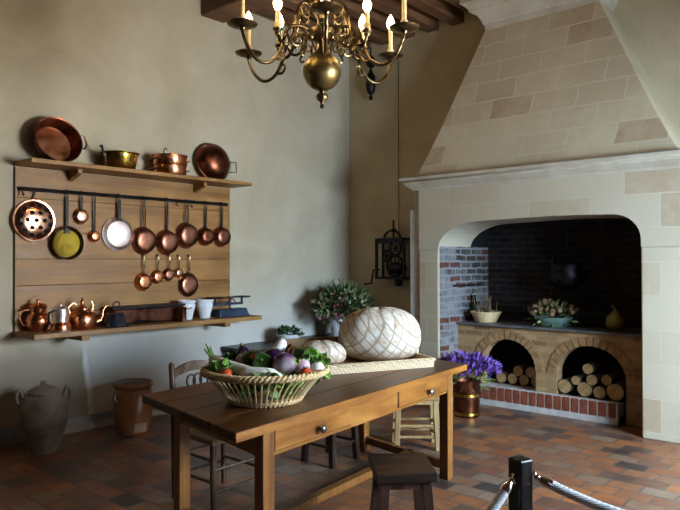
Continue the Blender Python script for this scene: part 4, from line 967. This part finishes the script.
def loaf(label, loc, r, h, seed, rz):
    t = thing('bread_loaf', label, 'bread', onto(loc) + Vector((0, 0, .0195)), rz, 'floured round loaves in the bread tray'); t.scale = (KS,) * 3
    m = MB(); vs = []; n = 48; rows = 22
    for j in range(rows + 1):
        p_ = j / rows; ang = -PI / 2 + PI * p_
        rr = math.cos(ang) ** .75 if abs(math.cos(ang)) > 1e-6 else 0; zz = math.sin(ang)
        zz = zz * .5 + .5; zz = zz ** 1.3 if zz > 0 else 0
        if zz < .10: rr *= .85 + 1.5 * zz
        for i in range(n):
            a = 2 * PI * i / n; d = 1 + .05 * noise.noise(Vector((math.cos(a) * 2, math.sin(a) * 2, zz * 2 + seed)))
            vs.append((r[0] * rr * math.cos(a) * d, r[1] * rr * math.sin(a) * d, h * zz * d))
    fs = [(j * n + i, j * n + (i + 1) % n, (j + 1) * n + (i + 1) % n, (j + 1) * n + i) for j in range(rows) for i in range(n)]
    m.add(vs, fs).build('crust', M['bread'], t, smooth=True, auto=80); return t
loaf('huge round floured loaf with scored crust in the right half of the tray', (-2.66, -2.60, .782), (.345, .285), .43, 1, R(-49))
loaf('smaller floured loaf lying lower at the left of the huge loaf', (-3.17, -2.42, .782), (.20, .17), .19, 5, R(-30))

# ------------------------------------------------------------------ chandelier
CX, CY, CZ = -3.763, -2.983, 2.852
cd = thing('chandelier', 'large brass chandelier with scrolled arms and big ball hanging over the table', 'chandelier', (CX, CY, CZ), R(41.4 + 180))
MB().lathe([(0, -.128), (.03, -.125), (.07, -.107), (.105, -.072), (.126, -.02), (.127, .02), (.112, .06), (.085, .095), (.05, .118), (.03, .126), (0, .126)], n=40).build('ball', M['chand_ball'], cd, smooth=True)
MB().lathe([(0, -.245), (.010, -.24), (.015, -.23), (.010, -.218), (.012, -.205), (.034, -.185), (.042, -.165), (.036, -.15), (.018, -.14), (.022, -.128), (.03, -.122)], n=24).build('finial', M['brass_dull'], cd, smooth=True)
MB().lathe([(0, .11), (.055, .11), (.06, .12), (.045, .135), (.028, .15), (.022, .18), (.035, .20), (.09, .215), (.10, .23), (.10, .27), (.06, .285), (.035, .30), (.030, .34), (.05, .38), (.075, .42), (.08, .47), (.05, .53), (.03, .56), (.04, .585), (.085, .60), (.09, .65), (.05, .67), (.03, .72), (.045, .80), (.06, .9), (.035, 1.0), (.02, 1.05), (.025, 1.08), (0, 1.09)], n=28).build('column', M['brass_dull'], cd, smooth=True)
chn = MB(); z = 1.08
i = 0
while z < CEIL - CZ - .03:
    pts = [((.018 * math.cos(a * PI / 6)) if i % 2 else 0, 0 if i % 2 else (.018 * math.cos(a * PI / 6)), z + .03 + .034 * math.sin(a * PI / 6)) for a in range(12)]
    chn.tube(pts, .005, 5, closed=True); z += .055; i += 1
chn.build('chain', M['brass_dull'], cd, smooth=True)
MB().lathe([(0, CEIL - CZ - .05), (.03, CEIL - CZ - .05), (.08, CEIL - CZ - .01), (.08, CEIL - CZ - .001), (0, CEIL - CZ - .001)], n=24).build('ceiling_rose', M['brass_dull'], cd, smooth=True)
def chand_arm(prof, tip, curls, lean):
    a = MB(); pp = smooth_path([(r, 0, z) for r, z in prof]); k_ = len(pp)
    a.tube(pp, [.0115] * k_, 8)
    for cpts in curls: c_ = smooth_path([(r, 0, z) for r, z in cpts]); a.tube(c_, [.0105 - .005 * i / len(c_) for i in range(len(c_))], 7)
    return a
prof1 = [(.085, .25), (.14, .27), (.22, .265), (.27, .22), (.305, .115), (.35, .035), (.41, -.005), (.475, .0), (.53, .05), (.568, .125), (.58, .165)]
curls1 = [[(.27, .22), (.235, .155), (.19, .14), (.155, .165), (.155, .205), (.185, .22), (.205, .20), (.195, .18)], [(.35, .035), (.31, .03), (.285, .06), (.29, .085), (.31, .085)], [(.14, .27), (.12, .21), (.135, .15), (.165, .11), (.155, .085), (.135, .09)]]
def pan_part(m, r, z, s=1.):
    return m.lathe([(0, -.018), (.015, -.02), (.022, -.006), (.05 * s, .0), (.088 * s, .012), (.095 * s, .022), (.090 * s, .022), (.05 * s, .008), (0, .004)], T(r, 0, z), 28)
def make_arm(prof, curls, pr, pz, s, ang):
    o = chand_arm(prof, None, curls, 0).build('arm', M['brass_dull'], cd, smooth=True)
    pan_part(MB(), pr, pz, s).build('drip_pan', M['brass_dull'], o, smooth=True)
    MB().lathe([(0, 0), (.02, 0), (.016, .015), (.022, .03), (.024, .06), (.018, .065)], T(pr, 0, pz), 14).lathe([(0, .06), (.015, .06), (.015, .205 - (.07 if s < .5 else 0)), (0, .205 - (.07 if s < .5 else 0))], T(pr, 0, pz), 14).build('candle', M['candle'], o, smooth=True)
    MB().lathe([(0, 0), (.012, .002), (.027, .028), (.029, .05), (.019, .082), (.005, .108), (0, .113)], T(pr, 0, pz + .205 - (.07 if s < .5 else 0)), 14).build('bulb', M['bulb'], o, smooth=True)
    o.rotation_euler = (0, 0, ang); return o
a1 = make_arm(prof1, curls1, .58, .185, 1., R(4))
for i in range(1, 6): dup(a1, rz=R(4 + 60 * i), par=cd)
prof2 = [(.075, .40), (.12, .43), (.165, .41), (.195, .33), (.215, .22), (.25, .15), (.29, .135), (.32, .165), (.33, .205)]
curls2 = [[(.165, .41), (.15, .36), (.12, .34), (.10, .36), (.105, .39), (.125, .39)], [(.215, .22), (.185, .20), (.165, .22), (.175, .245)]]
a2 = make_arm(prof2, curls2, .33, .205, .34, R(3))
for i in range(1, 6): dup(a2, rz=R(3 + 60 * i), par=cd)
# little ornament scrolls around the hub
for i in range(6):
    o = MB().tube(smooth_path([(.09, 0, .24), (.13, 0, .20), (.125, 0, .15), (.09, 0, .135), (.075, 0, .16), (.09, 0, .18)]), .007, 6).build('scroll', M['brass_dull'], cd, smooth=True); o.rotation_euler = (0, 0, R(34 + 60 * i))

# ------------------------------------------------------------------ rope barrier
PX, PY = -4.60, -4.80
po = thing('barrier_post', 'short square black post with white ropes hooked to it in the foreground', 'post', (PX, PY, 0), R(-20))
MB().box((-.034, -.034, .0), (.034, .034, .84)).build('shaft', M['blackpost'], po, bevel=.008)
MB().box((-.09, -.09, 0), (.09, .09, .03)).build('foot', M['blackpost'], po, bevel=.006)
rv = Vector((math.sin(R(41.4)), -math.cos(R(41.4)), 0)); fv = Vector((math.cos(R(41.4)), math.sin(R(41.4)), 0))
MB().tube([(-.034, -.01, .78), (-.05, -.02, .785), (-.06, -.02, .77), (-.05, -.02, .755)], .006, 6).build('eyelet', M['chrome'], po, smooth=True)
MB().tube([(.034, -.015, .78), (.052, -.02, .785), (.058, -.02, .77)], .006, 6).build('eyelet', M['chrome'], po, smooth=True)
def rope(label, a, b, sag, n=64):
    a = Vector(a); b = Vector(b); t = thing('barrier_rope', label, 'rope', a)
    pts = []
    for i in range(n + 1):
        s_ = i / n; p_ = a.lerp(b, s_) - a; p_.z -= sag * 4 * s_ * (1 - s_); pts.append(p_)
    MB().tube(pts[2:-2], .019, 10).build('cord', M['rope'], t, smooth=True)
    MB().tube(pts[1:4], [.012, .0205, .0205], 12).build('end_cap', M['chrome'], t, smooth=True)
    MB().tube([pts[0] + Vector((0, 0, .012)), pts[0] + Vector((.008, 0, .0)), pts[0] + (pts[1] - pts[0]) * .5, pts[1]], .007, 6).ball(pts[1] * .6, .012).build('hook', M['chrome'], t, smooth=True)
    return t
pL = Vector((PX, PY, .775)) - rv * .040 - fv * .035
rope('white barrier rope with chrome hook on the left side of the black post', pL, tuple(Vector((PX, PY, .74)) - rv * .80 - fv * .5), .235)
pR = Vector((PX, PY, .775)) + rv * .048 - fv * .01
rope('white barrier rope with chrome cap on the right side of the black post', pR, tuple(Vector((PX, PY, .78)) + rv * 1.35 - fv * .30), .17)

# ------------------------------------------------------------------ camera, light, world
cam = bpy.data.cameras.new('camera'); co = bpy.data.objects.new('camera', cam); COL.objects.link(co); SC.camera = co
cam.sensor_width = 36; cam.lens = 36 * 663.27 / 680; cam.clip_start = .05
yaw, pitch, roll = .722289, .0085314, -.0020183
Fv = Vector((math.cos(yaw) * math.cos(pitch), math.sin(yaw) * math.cos(pitch), math.sin(pitch)))
R0 = Vector((math.sin(yaw), -math.cos(yaw), 0)); U0 = R0.cross(Fv)
Rv = R0 * math.cos(roll) + U0 * math.sin(roll); Uv = U0 * math.cos(roll) - R0 * math.sin(roll)
mw = Matrix((Rv, Uv, -Fv)).transposed().to_4x4(); mw.translation = (-6.979, -5.9723, 1.6)
co.matrix_world = mw
def area(name, loc, target, sx, sy, power, col):
    l = bpy.data.lights.new(name, 'AREA'); l.shape = 'RECTANGLE'; l.size = sx; l.size_y = sy; l.energy = power; l.color = col
    o = bpy.data.objects.new(name, l); COL.objects.link(o); o.location = loc
    o.rotation_euler = (Vector(target) - Vector(loc)).to_track_quat('-Z', 'Y').to_euler(); return o
area('sky_daylight', ((WX0 + WX1) / 2, YR - .10, (WZ0 + WZ1) / 2), ((WX0 + WX1) / 2 + .9, YR + 4.6, -.3), WX1 - WX0 - .1, WZ1 - WZ0 - .1, 460, (.57, .77, 1.0)).data.spread = R(125)
area('ground_bounce_daylight', ((WX0 + WX1) / 2, YR - .05, (WZ0 + WZ1) / 2), (-5.2, YR + 4.5, 4.6), WX1 - WX0 - .1, WZ1 - WZ0 - .1, 100, (1.0, .77, .40)).data.spread = R(105)
area('added_fill_light', (-7.2, YR - .1, (WZ0 + WZ1) / 2), (-3.5, -1.5, 1.0), 1.1, 1.55, 3, (.80, .88, 1.0))  # added fill lamp set in the made-up second opening
for i in range(6):
    a = R(41.4 + 180 + 4 + 60 * i)
    l = bpy.data.lights.new('candle_light', 'POINT'); l.energy = 9; l.color = (1, .72, .38); l.shadow_soft_size = .04
    o = bpy.data.objects.new('candle_light', l); COL.objects.link(o); o.location = (CX + .58 * math.cos(a), CY + .58 * math.sin(a), CZ + .47)
wd = bpy.data.worlds.new('world'); SC.world = wd; wd.use_nodes = True
wd.node_tree.nodes['Background'].inputs[0].default_value = (.6, .75, 1, 1); wd.node_tree.nodes['Background'].inputs[1].default_value = 1.0
SC.view_settings.view_transform = 'Standard'; SC.view_settings.look = 'None'; SC.view_settings.exposure = -.05; SC.view_settings.gamma = .90
